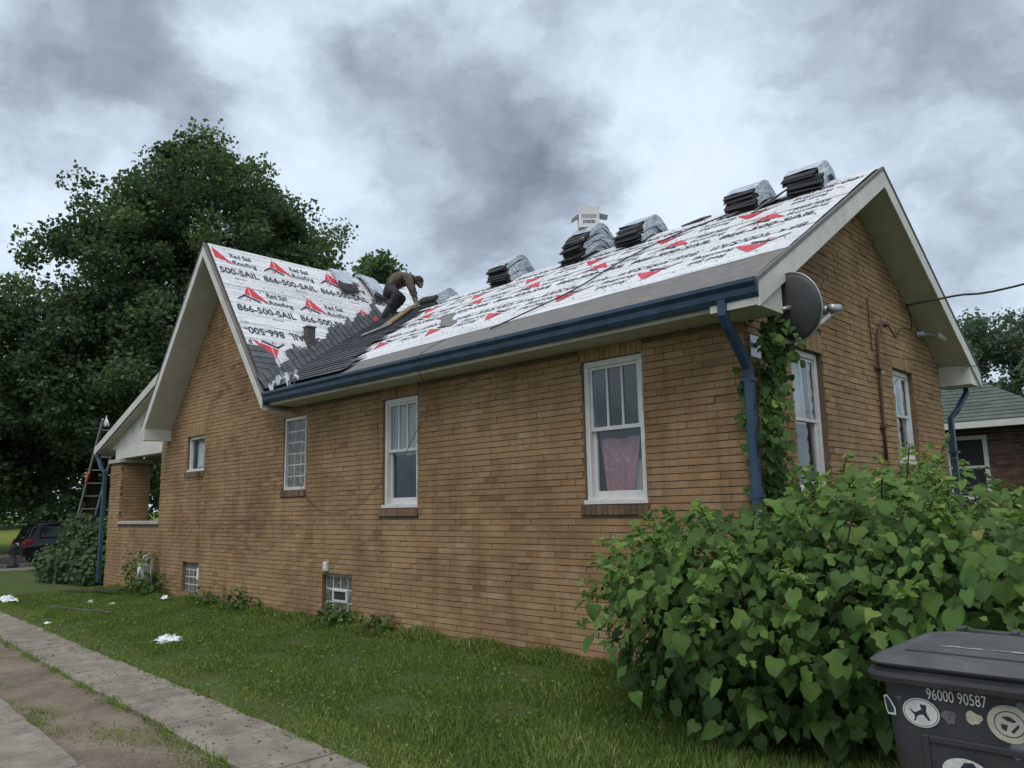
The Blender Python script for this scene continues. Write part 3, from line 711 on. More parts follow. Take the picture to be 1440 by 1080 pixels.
# ---- woven shingles in the valley
vd_m = Vector((XV1-XV0, TM)).normalized()
ang = math.acos(max(-1, min(1, (-1)*vd_m.x)))                       # between course (-x) and valley
sV0, tV0 = 0.0, (ZG-ZE)/KG*math.hypot(1, KG); sV1, tV1 = YM+OV, (ZG-ZR)/KG*math.hypot(1, KG)
al = math.atan2(tV0-tV1, sV1-sV0); dirc = (math.cos(al+ang), -math.sin(al+ang))
def vm_(t): return XV0+(XV1-XV0)*t/TM
def vc_(t): f = t/TM; return (sV0+(sV1-sV0)*f, tV0+(tV1-tV0)*f)
EXP = .145; ncourse = int(TM/EXP)
def plate(PF, pts, h0, h1, th, parent, name='shingle'):
    """pts: lower a, lower b, upper b, upper a; lower edge lifted"""
    mb = MB(); hs = (h0, h0, h1, h1); lo = [PF(p[0], p[1], h) for p, h in zip(pts, hs)]; up = [PF(p[0], p[1], h+th) for p, h in zip(pts, hs)]
    mb.add(lo+up, BOXF); return mb.build(name, M_shingle, parent)
for i in range(ncourse):
    t0 = i*EXP+.05; t1 = t0+EXP+.03
    # up the cross slope
    L = random.choice((.26, .31, .36, .41))+.04*math.sin(i*1.3); s0, c0 = vc_(t0); s1, c1 = vc_(min(t1, TM))
    for lo_, hi_ in ((-.1, L*.5-.004), (L*.5+.004, L)):
        plate(PC, [(s0+dirc[0]*lo_, c0+dirc[1]*lo_), (s0+dirc[0]*hi_, c0+dirc[1]*hi_), (s1+dirc[0]*hi_, c1+dirc[1]*hi_), (s1+dirc[0]*lo_, c1+dirc[1]*lo_)], .044+random.uniform(0, .006), .030, .007, rr)
    # along the main slope
    x = vm_(t0)-.06; end = vm_(t0)+1.75+random.uniform(-.10, .16)-(.25 if t0 > 3.2 else 0)+(.35 if t0 < .6 else 0); x_ = x; first = random.uniform(.4, 1.0)
    while x_ < end-.05:
        xe = min(x_+first, end); first = 1.0
        plate(PM, [(x_+.003, t0), (xe-.003, t0), (xe-.003+random.uniform(-.01, .01), t1), (x_+.003, t1)], .050+random.uniform(0, .005), .034, .007, roof); x_ = xe
# loose starter shingles along the eave and rake of the cross slope
for k in range(9):
    t = 2.72+.135*k; s1 = .38+.03*k+random.uniform(-.04, .04)
    if t < 3.62: plate(PC, [(.035, t+.15), (s1, t+.15), (s1, t), (.035, t)], .036, .026, .006, rr)

# ------------------------------------------------------------------ gutter and downspouts
g = MB(); gx0, gx1 = XV0+.0, XO+.02; prof = [(-OV+.085, ZE+.035), (-OV+.085, 3.215), (-OV+.02, 3.215), (-OV-.005, 3.25), (-OV-.012, 3.30), (-OV-.045, 3.335), (-OV-.045, 3.368), (-OV-.030, 3.368), (-OV-.028, 3.345), (-OV+.005, 3.31), (-OV+.01, 3.262), (-OV+.026, 3.228), (-OV+.075, 3.228), (-OV+.075, ZE+.035)]
g.prism([(gx0, y, z) for y, z in prof], (gx1-gx0, 0, 0))
gut = g.build('gutter', M_blue, house)
for xx in (gx0, gx1-.004):
    g = MB(); g.prism([(xx, y, z) for y, z in [prof[0], prof[1], prof[2], prof[3], prof[4], prof[5], prof[6], (-OV+.085, 3.368)]], (.004, 0, 0)); g.build('end_cap', M_blue, gut)
for k in range(9):
    x = gx1-.5-k*.92; g = MB(); g.box(x, x+.025, -OV-.03, -OV+.08, 3.352, 3.358); g.build('gutter_strap', M_blue, gut)
for k in (3.02, 6.1):
    g = MB(); g.prism([(gx1-k, y-.003, z-.002) for y, z in prof[1:7]], (.05, 0, 0)); g.build('joint_band', M_blue, gut)
def downspout(pts, w, d, parent, name='downspout', ax=(0, 1, 0)):
    g = MB(); pts = [Vector(p) for p in pts]; rings = []
    for i, p in enumerate(pts):
        dd = (pts[min(i+1, len(pts)-1)]-pts[max(i-1, 0)]).normalized(); r = Vector(ax); u = dd.cross(r).normalized(); r = u.cross(dd).normalized()
        ring = []
        for a, b in ((-1, -.7), (-.7, -1), (-.25, -1), (-.2, -.86), (.2, -.86), (.25, -1), (.7, -1), (1, -.7), (1, .7), (.7, 1), (-.7, 1), (-1, .7)): ring.append(p+r*(a*w/2)+u*(b*d/2))
        rings.append(ring)
    n = len(rings[0]); V = [q for r in rings for q in r]; F = [(i*n+k, i*n+(k+1) % n, (i+1)*n+(k+1) % n, (i+1)*n+k) for i in range(len(pts)-1) for k in range(n)]
    g.add(V, F+[tuple(range(n)), tuple((len(pts)-1)*n+k for k in range(n))]); return g.build(name, M_blue, parent)
dsp = downspout([(.07, -OV+.03, 3.24), (.07, -OV+.03, 3.12), (.066, -OV+.09, 3.04), (.055, -.14, 2.80), (.05, -.065, 2.72), (.05, -.05, 2.62), (.05, -.05, .12), (.12, -.05, .05)], .085, .075, house, ax=(0, 1, 0))
for z in (2.6, 1.6): g = MB(); g.box(-.02, .105, -.095, .0, z, z+.03); g.build('strap', M_blue, dsp)
mb = MB(); mb.box(-XO, XO, W+OV-.02, W+OV+.10, ZE-.14, ZE); mb.build('gutter', M_blue, house)
dsp = downspout([(.20, W+.46, ZE-.1), (.20, W+.46, ZE-.28), (.12, W+.18, ZE-.55), (.06, W+.06, ZE-.66), (.06, W+.06, .1)], .085, .07, house)
g = MB(); g.box(.0, .12, W-.01, W+.13, 2.2, 2.23); g.build('strap', M_blue, dsp)

# ------------------------------------------------------------------ porch (front of the house)
pw = [( -15.55, XL-.005, -.06, 1.36)]
bp = lay(-14.90, XL-.01, -.06, 1.36, None, [], 5); bc = lay(-15.55, -14.90, -.06, 2.70, None, [], 6)
mb = MB(); mb.box(-14.9, XL-.002, .012, .24, -.3, 1.36); mb.box(-15.54, -14.912, .012, .62, -.3, 2.70); pwall = mb.build('porch_wall', M_mortar, house)
joined_bricks('brickwork', bp, PY, M_brick_a, pwall, seed=21); joined_bricks('brickwork', bc, PY, M_brick_a, pwall, seed=22)
joined_bricks('brickwork', lay(.066, .63, 1.42, 2.70, None, [], 7), lambda u, v, d: (-14.90+d, u, v), M_brick_a, pwall, seed=23)
joined_bricks('brickwork', lay(.066, W, -.06, 3.1, None, [], 8), lambda u, v, d: (XL-d, u, v), M_brick_a, pwall, seed=24)
mb = MB(); mb.box(-14.90, XL+.005, -.03, .27, 1.365, 1.43); mb.build('coping', M_stone, house, bevel=.008)
mb = MB(); mb.box(-15.60, -14.85, -.05, .68, 2.705, 2.79); mb.build('column_cap', M_stone, house, bevel=.008)
mb = MB(); mb.box(-15.54, -14.912, W-.62, W, -.3, 2.70); mb.build('porch_column', M_mortar, house)
mb = MB(); mb.box(-15.5, -15.3, .62, W-.62, -.3, .9); mb.build('porch_parapet', M_mortar, house)
mb = MB(); mb.box(-15.5, XL-.06, .1, W, .3, .45); mb.build('porch_floor', M_conc, house)
PSL = .365; pz = lambda x: 3.09+PSL*(x+16.2)
mb = MB(); mb.prism([(-16.2, -.14, pz(-16.2)-.06), (XL+.03, -.14, pz(XL+.03)-.06), (XL+.03, W+.14, pz(XL+.03)-.06), (-16.2, W+.14, pz(-16.2)-.06)], (0, 0, .08)); mb.build('porch_roof', M_shingle, house)
rake((-16.22, -.14, pz(-16.22)+.03), (XL+.2, -.14, pz(XL+.2)+.03), .17, (0, -.026, 0), M_cream, 'rake_board')
mb = MB(); mb.box(-16.24, -16.2, -.14, W+.14, pz(-16.2)-.16, pz(-16.2)+.01); mb.build('fascia', M_cream, house)
mb = MB(); mb.prism([(-16.1, -.13, pz(-16.1)-.17), (XL, -.13, pz(XL)-.17), (XL, W, pz(XL)-.17), (-16.1, W, pz(-16.1)-.17)], (0, 0, .02)); mb.build('soffit', M_cream2, house)
mb = MB(); mb.box(-15.4, XL-.004, .03, .2, 2.80, 3.02); mb.build('porch_beam', M_cream, house, bevel=.004)
mb = MB(); mb.prism([(-15.2, .06, 3.022), (XL-.004, .06, 3.022), (XL-.004, .06, pz(XL)-.16), (-15.9, .06, pz(-15.9)-.16)], (0, .08, 0)); mb.build('gable_panel', M_cream, house)
dsp = downspout([(-16.1, -.10, 3.0), (-16.1, -.10, 2.86), (-15.85, -.10, 2.62), (-15.66, -.08, 2.52), (-15.66, -.08, .1)], .08, .07, house)
mb = MB(); mb.box(-16.33, -16.24, -.14, W+.14, pz(-16.2)-.12, pz(-16.2)); mb.build('gutter', M_blue, house)

# ------------------------------------------------------------------ fittings on the house walls
mb = MB(); mb.box(-6.66, -6.57, .715, .845, .0, .045, PY); vc = mb.build('wall_vent', M_white, house, bevel=.008)
for k in range(4): mb = MB(); mb.box(-6.65, -6.58, .735+k*.024, .747+k*.024, .045, .052, PY); mb.build('louvre', M_paper, vc)
mb = MB(); mb.tube([(.03, 3.26, 2.02), (.03, 3.27, 2.5), (.03, 3.33, 3.40), (.035, 3.38, 3.58), (.05, 3.47, 3.68), (.07, 3.56, 3.70)], [.019]*6, 10); cd = mb.build('service_conduit', M_pipe, house, True)
mb = MB(); mb.lathe([(.02, 0), (.034, .01), (.036, .04), (.02, .07)], (.07, 3.56, 3.65), 12); mb.build('weatherhead', M_pipe, cd, True)
for z in (2.4, 3.1): mb = MB(); mb.box(0, .066, 3.22, 3.36, z, z+.025); mb.build('strap', M_pipe, cd)
mb = MB(); mb.tube([(.02, 3.14, 3.95), (.02, 3.16, 3.3)], .008, 6); mb.build('cable_clip', M_pipe, cd)
def cable(name, pts, r, label, mat=M_black, seg=6):
    """smooth cable through points"""
    P = [Vector(p) for p in pts]; out = []
    for i in range(len(P)-1):
        p0 = P[max(i-1, 0)]; p1 = P[i]; p2 = P[i+1]; p3 = P[min(i+2, len(P)-1)]
        for k in range(seg):
            t = k/seg; out.append(.5*((2*p1)+(p2-p0)*t+(2*p0-5*p1+4*p2-p3)*t*t+(3*p1-p0-3*p2+p3)*t**3))
    out.append(P[-1]); m = MB(); m.tube(out, r, 6); return tag(m.build(name, mat, None, True), label, 'cable')
cable('service_cable', [(.07, 4.42, 4.08), (.6, 4.6, 4.13), (1.6, 4.9, 4.22), (6, 6, 5.1), (14, 8, 6.6)], .014, 'thick overhead service cable running from gable wall to the right')
cable('wall_cable', [(.08, 3.60, 3.68), (.10, 3.75, 3.56), (.06, 3.95, 3.60), (.05, 4.2, 3.74), (.05, 4.62, 3.80), (.06, 4.55, 4.02), (.07, 4.42, 4.08)], .009, 'black looped cable between conduit head and floodlight on gable')
cable('drop_cable', [(.07, 3.62, 3.30), (.2, 4.6, 3.32), (.5, 6.2, 3.42), (2.6, 10.4, 3.62), (9, 20, 4.6)], .006, 'thin lower wire crossing the gable toward the green roof')
cable('window_cable', [(-4.50, -.03, 2.62), (-4.70, -.035, 2.36), (-4.80, -.04, 2.24)], .004, 'short black wire hanging across the right edge of the curtained sash window')
cable('draped_cable', [(-5.29, -.015, 1.95), (-5.7, -.02, 1.72), (-6.2, -.018, 1.55), (-6.75, -.015, 1.56), (-7.2, -.02, 1.78), (-7.42, -.03, 2.05), (-7.75, -.03, 2.15), (-7.95, -.02, 2.3)], .003, 'thin black cable draped over the bricks between the block window and sash window')
cable('garden_string', [(-4.02, -.30, 3.02), (-3.92, -OV-.05, 3.28), (-3.75, -OV-.05, 3.40), (-3.6, -.35, 3.55)], .004, 'thin pale green string hanging over the blue gutter', M_leaf_small)
cable('roof_line', [PM(-3.05, .42, .03), PM(-2.75, .8, .04), PM(-2.45, 1.4, .04), PM(-2.35, 2.4, .05), PM(-2.0, 3.2, .05), PM(-.9, 3.95, .05)], .009, 'dark rope lying diagonally over the white underlayment')
# floodlight under the rake
fl = empty('floodlight', (.05, 5.0, 3.8), 'small round floodlight under the gable soffit', 'light')
mb = MB(); mb.tube([(.0, 4.95, 3.78), (.08, 5.0, 3.78)], .045, 12); mb.build('base', M_grey, fl)
mb = MB(); mb.tube([(.08, 5.0, 3.78), (.16, 5.15, 3.78), (.2, 5.28, 3.79)], .02, 8); mb.build('arm', M_grey, fl)
mb = MB(); mb.tube([(.18, 5.25, 3.80), (.23, 5.38, 3.78), (.27, 5.5, 3.76)], [.04, .065, .07], 16); mb.build('lamp_head', M_paper, fl, True)
# satellite dish at the near corner
DN = Vector((.26, .93, .20)).normalized(); DC = Vector((.42, .11, 3.22))
dr = Vector((0, 0, 1)).cross(DN).normalized(); du = DN.cross(dr)
dish = empty('satellite_dish', (0, .25, 2.9), 'dark grey satellite dish seen from behind above the climbing vine', 'satellite dish')
V = []; F = []; nr = 7; na = 36
for i in range(nr+1):
    r = i/nr
    for k in range(na):
        a = 2*math.pi*k/na; V.append(DC+dr*(.29*r*math.cos(a))+du*(.30*r*math.sin(a))+DN*(.055*r*r-.055))
for i in range(nr):
    for k in range(na): F.append((i*na+k, i*na+(k+1) % na, (i+1)*na+(k+1) % na, (i+1)*na+k))
ob = link('reflector', pymesh('reflector', V, F, True), M_dish, dish); so_ = ob.modifiers.new('thick', 'SOLIDIFY'); so_.thickness = .008
mb = MB(); mb.tube([DC+dr*(.29*math.cos(a*.1745))+du*(.30*math.sin(a*.1745)) for a in range(37)], .007, 6, False); mb.build('rim', M_grey, dish, True)
mb = MB(); mb.tube([DC-DN*.055, DC-DN*.12, (.10, .16, 3.0), (.0, .20, 2.95)], .022, 10); mb.build('mast', M_grey, dish, True)
mb = MB(); mb.box(0, .012, .10, .30, 2.85, 3.05); mb.build('wall_plate', M_grey, dish)
foot = DC-du*.29; lnb = DC+Vector((.26, .24, -.02))
mb = MB(); mb.bar(foot-DN*.01, lnb-du*.02, .03, .03); mb.build('feed_arm', M_grey, dish)
mb = MB(); mb.tube([lnb+DN*.06, lnb, lnb-DN*.05], [.035, .035, .045], 14); mb.tube([lnb+dr*.07+DN*.05, lnb+dr*.06-DN*.05], [.03, .04], 14); mb.build('feed_horn', M_grey, dish, True)
# gas meter by the porch
gm = empty('gas_meter', (-12.75, -.25, 0), 'grey gas meter half hidden in weeds by the porch', 'meter')
mb = MB(); mb.box(-12.88, -12.62, -.30, -.12, .30, .62); mb.build('case', M_grey, gm, bevel=.03)
mb = MB(); mb.tube([(-12.82, -.2, .62), (-12.82, -.2, .75), (-12.82, -.02, .78)], .02, 8); mb.tube([(-12.66, -.2, .62), (-12.66, -.2, .72), (-12.40, -.2, .72), (-12.40, -.2, 0)], .02, 8); mb.build('pipe', M_grey, gm, True)
mb = MB(); mb.tube([(-12.75, -.302, .5), (-12.75, -.32, .5)], .06, 16); mb.build('dial', M_paper, gm)

# ------------------------------------------------------------------ shingle bundles on the ridges
def bundle_meshes(k, b, slope, Lh, seed, th=.082, wid=.40):
    """draped bundle, local origin at ridge top; b roundness; returns core and wrapper meshes"""
    r = random.Random(seed); zf = lambda y: -slope*(math.sqrt(y*y+b*b)-b)
    core = MB(); nl = 5
    for l in range(nl):
        z0 = th*l/nl; z1 = z0+th/nl*.9; ya = -Lh+r.uniform(-.05, .05); yb = Lh+r.uniform(-.03, .03); xo = r.uniform(-.012, .012); n = 12
        V = []
        for i in range(n+1):
            y = ya+(yb-ya)*i/n
            for x, z in ((-wid/2+xo, z0), (wid/2+xo, z0), (wid/2+xo, z1), (-wid/2+xo, z1)): V.append((x, y, zf(y)+z+(r.uniform(-.006, .006) if i in (0, n) else 0)))
        F = [(0, 1, 2, 3), tuple(n*4+q for q in (3, 2, 1, 0))]+[(i*4+q, (i+1)*4+q, (i+1)*4+(q+1) % 4, i*4+(q+1) % 4) for i in range(n) for q in range(4)]
        core.add(V, F)
    wrap = MB(); n = 12; a0 = -Lh*r.uniform(.72, .97); a1 = Lh*r.uniform(.8, .93); V = []; ring = [(-1, 0), (0, -.02), (1, 0), (1, .33), (1, .66), (1, 1), (.33, 1.03), (-.33, 1.03), (-1, 1), (-1, .5)]
    for i in range(n+1):
        y = a0+(a1-a0)*i/n
        for x, z in ring: V.append((x*(wid/2+.016)+r.uniform(-.006, .006), y+(r.uniform(-.035, .035) if i in (0, n) else 0), zf(y)-.003+z*(th+.006)+r.uniform(-.003, .004)))
    q_ = len(ring); wrap.add(V, [(i*q_+q, (i+1)*q_+q, (i+1)*q_+(q+1) % q_, i*q_+(q+1) % q_) for i in range(n) for q in range(q_)])
    return core.mesh('shingles'), wrap.mesh('wrapper', False)
ORD = ['top', 'second', 'third', 'fourth', 'fifth', 'sixth', 'seventh']
def stack(origin, rz, n, slope, desc, seed, th=.082, Lh=.46, tilt=0, b0=.12):
    z = .03; r = random.Random(seed)
    for k in range(n):
        core, wrap = bundle_meshes(k, b0+k*.008, slope*(1.14+.13*k), Lh*(1-.012*k), seed*10+k, th)
        pos = ORD[n-1-k] if k else ('bottom' if n > 1 else 'only')
        o = empty('shingle_bundle', (origin[0]+r.uniform(-.03, .03), origin[1], origin[2]+z), f'{pos} wrapped shingle bundle in the {desc}', 'shingle bundle', 'shingle bundles draped over the ridges', world=False, rz=rz+r.uniform(-.09, .09))
        c = link('shingles', core, M_core, o); w_ = link('wrapper', wrap, M_wrap, o); yo = r.uniform(-.035, .035)
        c.location.y = w_.location.y = yo; c.location.x = w_.location.x = r.uniform(-.025, .025)
        z += th+.004+k*.004
stack((-.42, YM, ZR), .12, 3, KM, 'stack nearest the gable peak', 1, .088)
stack((-1.22, YM, ZR), .0, 3, KM, 'stack second from the gable peak', 2, .085)
stack((-2.93, YM, ZR), .05, 3, KM, 'stack just right of the carton', 3, .095)
stack((-3.92, YM, ZR), -.04, 5, KM, 'tall stack under the carton', 4, .080)
stack((-5.62, YM, ZR), .06, 4, KM, 'stack left of the carton stack', 5, .080)
stack((-7.45, YM, ZR), .1, 2, KM, 'low stack right of the crouching worker', 6)
stack((GC, 2.35, ZG), math.pi/2, 1, 1.15, 'pile draped over the steep cross ridge', 7, .07, .5, b0=.12)
stack((GC, 2.95, ZG), math.pi/2+.1, 1, 1.15, 'pile on the cross ridge directly behind the worker', 8, .07, .5, b0=.12)
# loose shingle on the far side of the ridge
mb = MB(); mb.bar((-2.25, YM+.02, ZR+.03), (-1.92, YM+.02, ZR+.06), .30, .025, (0, -.4, 1)); tag(mb.build('loose_shingle', M_shingle), 'single dark shingle propped on the bare ridge between stacks', 'shingle')
mb = MB(); mb.prism([PM(-.95, 3.35, .03), PM(-.58, 3.45, .14), PM(-.50, 3.80, .16), PM(-.85, 3.85, .03)], nm*.012); tag(mb.build('loose_shingle', M_greyboard), 'pale loose sheet leaning by the stack nearest the gable peak', 'shingle')
# open carton on the tall stack
cz = ZR+.03+5*.084-.03; ct = empty('carton', (-3.95, YM-.02, cz), 'open white carton with printed side on the tall shingle stack', 'carton', world=False, rz=.75)
mb = MB(); mb.box(-.16, .16, -.13, -.125, 0, .22); mb.box(-.16, .16, .125, .13, 0, .22); mb.box(-.16, -.155, -.125, .125, 0, .22); mb.box(.155, .16, -.125, .125, 0, .22); mb.box(-.155, .155, -.125, .125, 0, .006); mb.build('box', M_carton, ct)
mb = MB(); mb.bar((0, -.128, .22), (0, -.14, .33), .32, .004, (0, 1, 0)); mb.build('flap', M_carton, ct)
mb = MB(); mb.prism([(.16, -.125, .22), (.16, .125, .22), (.30, .11, .19), (.30, -.11, .19)], (0, 0, .004)); mb.build('flap', M_carton, ct)
mb = MB(); mb.prism([(-.16, -.125, .22), (-.16, .125, .22), (-.27, .11, .15), (-.27, -.11, .15)], (0, 0, .004)); mb.build('flap', M_carton, ct)
V2, T2 = text2d('DOORKOBLS', .19, .055, .03)
link('lettering', npmesh('lettering', [(a-.095, -.1335, .06+b) for a, b in V2], T2), M_ink, ct)
for k in range(4): mb = MB(); mb.box(-.12, .13-.02*(k % 2), -.1325, -.1312, .145+k*.018, .150+k*.018); mb.build('print_line', M_ink, ct)

# ------------------------------------------------------------------ worker on the roof
def skin_person():
    J = {}; E = []
    def j(n, p, r, par=None):
        J[n] = (len(J), p, r)
        if par: E.append((J[par][0], J[n][0]))
    j('pelvis', (-8.96, 2.74, 5.98), .19); j('waist', (-8.83, 2.87, 6.12), .20, 'pelvis'); j('chest', (-8.68, 3.01, 6.15), .205, 'waist')
    j('neck', (-8.56, 3.13, 6.13), .075, 'chest'); j('skull', (-8.51, 3.18, 6.08), .088, 'neck'); j('face', (-8.465, 3.225, 6.00), .078, 'skull'); j('chin', (-8.49, 3.22, 5.93), .045, 'face')
    sx, sy = .69, -.71
    for s, n in ((1, 'L'), (-1, 'R')):
        fx = .10*s*sx; fy = .10*s*sy
        j('hip'+n, (-8.93+fx*1.2, 2.77+fy*1.2, 5.88), .14, 'pelvis')
        j('knee'+n, (-8.74+fx*1.7, 2.93+fy*1.7-.05*s, 5.76), .105, 'hip'+n)
        gx, gy = -8.98+fx*1.8, 2.79+fy*1.8-.04*s; gz = zmain(gy)+.07
        j('ankle'+n, (gx, gy, gz+.05), .05, 'knee'+n); j('heel'+n, (gx-.04, gy-.04, gz), .045, 'ankle'+n); j('toe'+n, (gx+.12, gy+.11, max(gz, zmain(gy+.11)+.06)), .038, 'ankle'+n)
        kx = .17*s*sx; ky = .17*s*sy
        j('shoulder'+n, (-8.64+kx, 3.05+ky, 6.12), .095, 'chest'); j('elbow'+n, (-8.58+kx*1.1, 3.11+ky*1.1, 5.85), .068, 'shoulder'+n)
        j('wrist'+n, (-8.54+kx*.8, 3.16+ky*.8, 5.62), .034, 'elbow'+n); j('palm'+n, (-8.52+kx*.8, 3.18+ky*.8, 5.55), .032, 'wrist'+n)
        for q, (a, l) in enumerate(((-.5, .075), (-.2, .085), (.1, .08), (.4, .065))): j(f'finger{q}{n}', (-8.52+kx*.8+.05*a*sx+.03, 3.18+ky*.8+.05*a*sy+.03, 5.55-l), .011, 'palm'+n)
        j('thumb'+n, (-8.52+kx*.8+.05, 3.18+ky*.8+.01, 5.53), .013, 'palm'+n)
    me = bpy.data.meshes.new('body'); me.from_pydata([v[1] for v in J.values()], E, []); ob = bpy.data.objects.new('body', me); COL.objects.link(ob)
    sk = ob.modifiers.new('skin', 'SKIN'); sb = ob.modifiers.new('sub', 'SUBSURF'); sb.levels = 2; sb.render_levels = 2
    for k, v in enumerate(J.values()): me.skin_vertices[0].data[k].radius = (v[2], v[2])
    me.skin_vertices[0].data[0].use_root = True
    bpy.context.view_layer.update()
    m2 = bpy.data.meshes.new_from_object(ob.evaluated_get(bpy.context.evaluated_depsgraph_get())); bpy.data.objects.remove(ob)
    m2.name = 'body'; m2.shade_smooth()
    for v in m2.vertices:
        p = v.co; q = .010*math.sin(38*p.x+21*p.z)*math.sin(33*p.y-17*p.z)+.006*math.sin(71*p.z+40*p.x); v.co = p+v.normal*q
    mats = {'skin': plain('skin', (.26, .15, .10), .55, .08, 9), 'shirt': plain('worn_tan_shirt', (.125, .096, .076), .9, .35, 14, .5, 40), 'pants': plain('dark_work_trousers', (.040, .043, .050), .9, .25, 14, .4, 40), 'boot': plain('work_boots', (.07, .055, .04), .8), 'glove': plain('work_gloves', (.35, .34, .32), .9)}
    order = list(mats); [m2.materials.append(mats[k]) for k in order]
    def cls(n):
        if n.startswith(('pelvis', 'hip', 'knee')): return 'pants'
        if n.startswith(('ankle',)): return 'pants'
        if n.startswith(('heel', 'toe')): return 'boot'
        if n.startswith(('waist', 'chest', 'shoulder', 'elbow')): return 'shirt'
        if n.startswith(('palm', 'finger', 'thumb')): return 'glove'
        return 'skin'
    pos = np.array([v[1] for v in J.values()]); rad = np.array([v[2] for v in J.values()]); names = list(J)
    for p in m2.polygons:
        c = np.array(p.center); d = np.linalg.norm(pos-c, axis=1)/rad
        p.material_index = order.index(cls(names[int(np.argmin(d))]))
    per = empty('person', (-8.9, 2.8, zmain(2.8)+.04), 'roofer in tan shirt and dark trousers bent double in the roof valley', 'person')
    link('body', m2, None, per)
    V = []; F = []; c = Vector((-8.50, 3.185, 6.075)); ax = Vector((.25, .25, .94)).normalized()     # cap-like short hair
    a = ax.orthogonal().normalized(); b = ax.cross(a)
    for i in range(6):
        th = i/5*1.75
        for k in range(14): ph = 2*math.pi*k/14; V.append(c+(ax*math.cos(th)+(a*math.cos(ph)+b*math.sin(ph))*math.sin(th))*(.108))
    for i in range(5):
        for k in range(14): F.append((i*14+k, i*14+(k+1) % 14, (i+1)*14+(k+1) % 14, (i+1)*14+k))
    link('hair', pymesh('hair', V, F, True), plain('dark_hair', (.03, .022, .02), .8), per)
skin_person()
# boards, tools and scrap around the worker
def on_m(x, t, h): return PM(x, t, h)
mb = MB(); mb.bar(on_m(-7.42, 2.45, .085), on_m(-8.10, 3.85, .10), .20, .035, nm); tag(mb.build('toe_board', M_wood, bevel=.004), 'brown wooden board lying up the valley below the worker', 'board')
mb = MB(); mb.bar(on_m(-7.82, 2.25, .075), on_m(-7.32, 2.52, .085), .17, .02, nm); tag(mb.build('grey_board', M_greyboard), 'short grey board at the lower end of the brown board', 'board')
q = PC(1.27, 2.46, 0); mb = MB(); mb.box(q.x-.07, q.x+.07, q.y-.075, q.y+.075, q.z-.10, q.z+.30); mb.box(q.x-.085, q.x+.085, q.y-.09, q.y+.09, q.z+.30, q.z+.325); tag(mb.build('vent_stub', plain('brown_vent_metal', (.09, .075, .07), .7)), 'small brown square vent standing on the valley shingles', 'vent')
mb = MB(); mb.prism([PC(3.05, 1.42, .05), PC(3.14, 1.26, .05), PC(3.20, 1.44, .05), PC(3.12, 1.56, .05)], nc*.006); tag(mb.build('sheet_scrap', M_redink), 'torn red printed scrap at the edge of the dark shingles', 'scrap')
def crumple(name, center, size, n, label, cat, seed, mat=None, flat=.5):
    """crumpled film: folded noisy sheet"""
    r = np.random.default_rng(seed); g = n; u = np.linspace(-1, 1, g); X, Y = np.meshgrid(u, u); Z = np.zeros_like(X); DX = np.zeros_like(X)
    for k in range(9):
        a = r.uniform(0, math.pi); f = r.uniform(2, 7); ph = r.uniform(0, 6); q = np.abs(((X*math.cos(a)+Y*math.sin(a))*f+ph) % 2-1)
        Z += q*r.uniform(.3, 1)/3; DX += (q-.5)*.12
    R_ = np.sqrt(X**2+Y**2); Z = Z*(1.15-.75*R_)*flat; Z -= Z.min()
    V = np.stack([center[0]+(X+DX)*size[0]*(1-.25*np.abs(Y)), center[1]+(Y+DX.T)*size[1]*(1-.25*np.abs(X)), center[2]+Z*size[2]], -1).reshape(-1, 3)
    F = [(j*g+i, j*g+i+1, (j+1)*g+i+1, (j+1)*g+i) for j in range(g-1) for i in range(g-1)]
    return tag(link(name, npmesh(name, V, F), mat or M_paper), label, cat)
crumple('plastic_wrapper', (-6.73, -2.16, .01), (.19, .17, .17), 15, 'crumpled white plastic wrapper lying in the middle of the lawn', 'litter', 1)
crumple('plastic_scrap', (-14.0, -2.2, .01), (.42, .16, .22), 13, 'white plastic scrap at the far left of the lawn by the driveway', 'litter', 2)
crumple('paper_scrap', (-12.1, -1.35, .01), (.10, .06, .12), 9, 'small white scrap on lawn nearest the driveway boards', 'litter', 3)
crumple('paper_scrap', (-11.6, -1.15, .01), (.10, .08, .08), 9, 'small white scrap on lawn right of a similar scrap', 'litter', 4)
crumple('paper_scrap', (-11.35, -.35, .05), (.11, .07, .16), 9, 'white scrap leaning near the basement window by the porch', 'litter', 5)
crumple('paper_scrap', (-9.9, -2.62, .01), (.08, .05, .05), 7, 'tiny white scrap at the lawn edge beside the concrete strip', 'litter', 6)
mb = MB(); mb.bar((-11.9, -2.05, .05), (-11.9+1.9, -2.05+1.35-1.0, .06), .05, .02); tag(mb.build('discarded_strip', plain('dark_strip', (.10, .095, .085), .7)), 'long thin dark strip lying on the lawn', 'strip')
mb = MB(); mb.bar((-14.6, -1.0, .05), (-13.3, -.4, .10), .14, .03); tag(mb.build('discarded_board', plain('dark_wet_board', (.05, .045, .04), .8)), 'dark board lying on the lawn in front of the ladder bush', 'board')
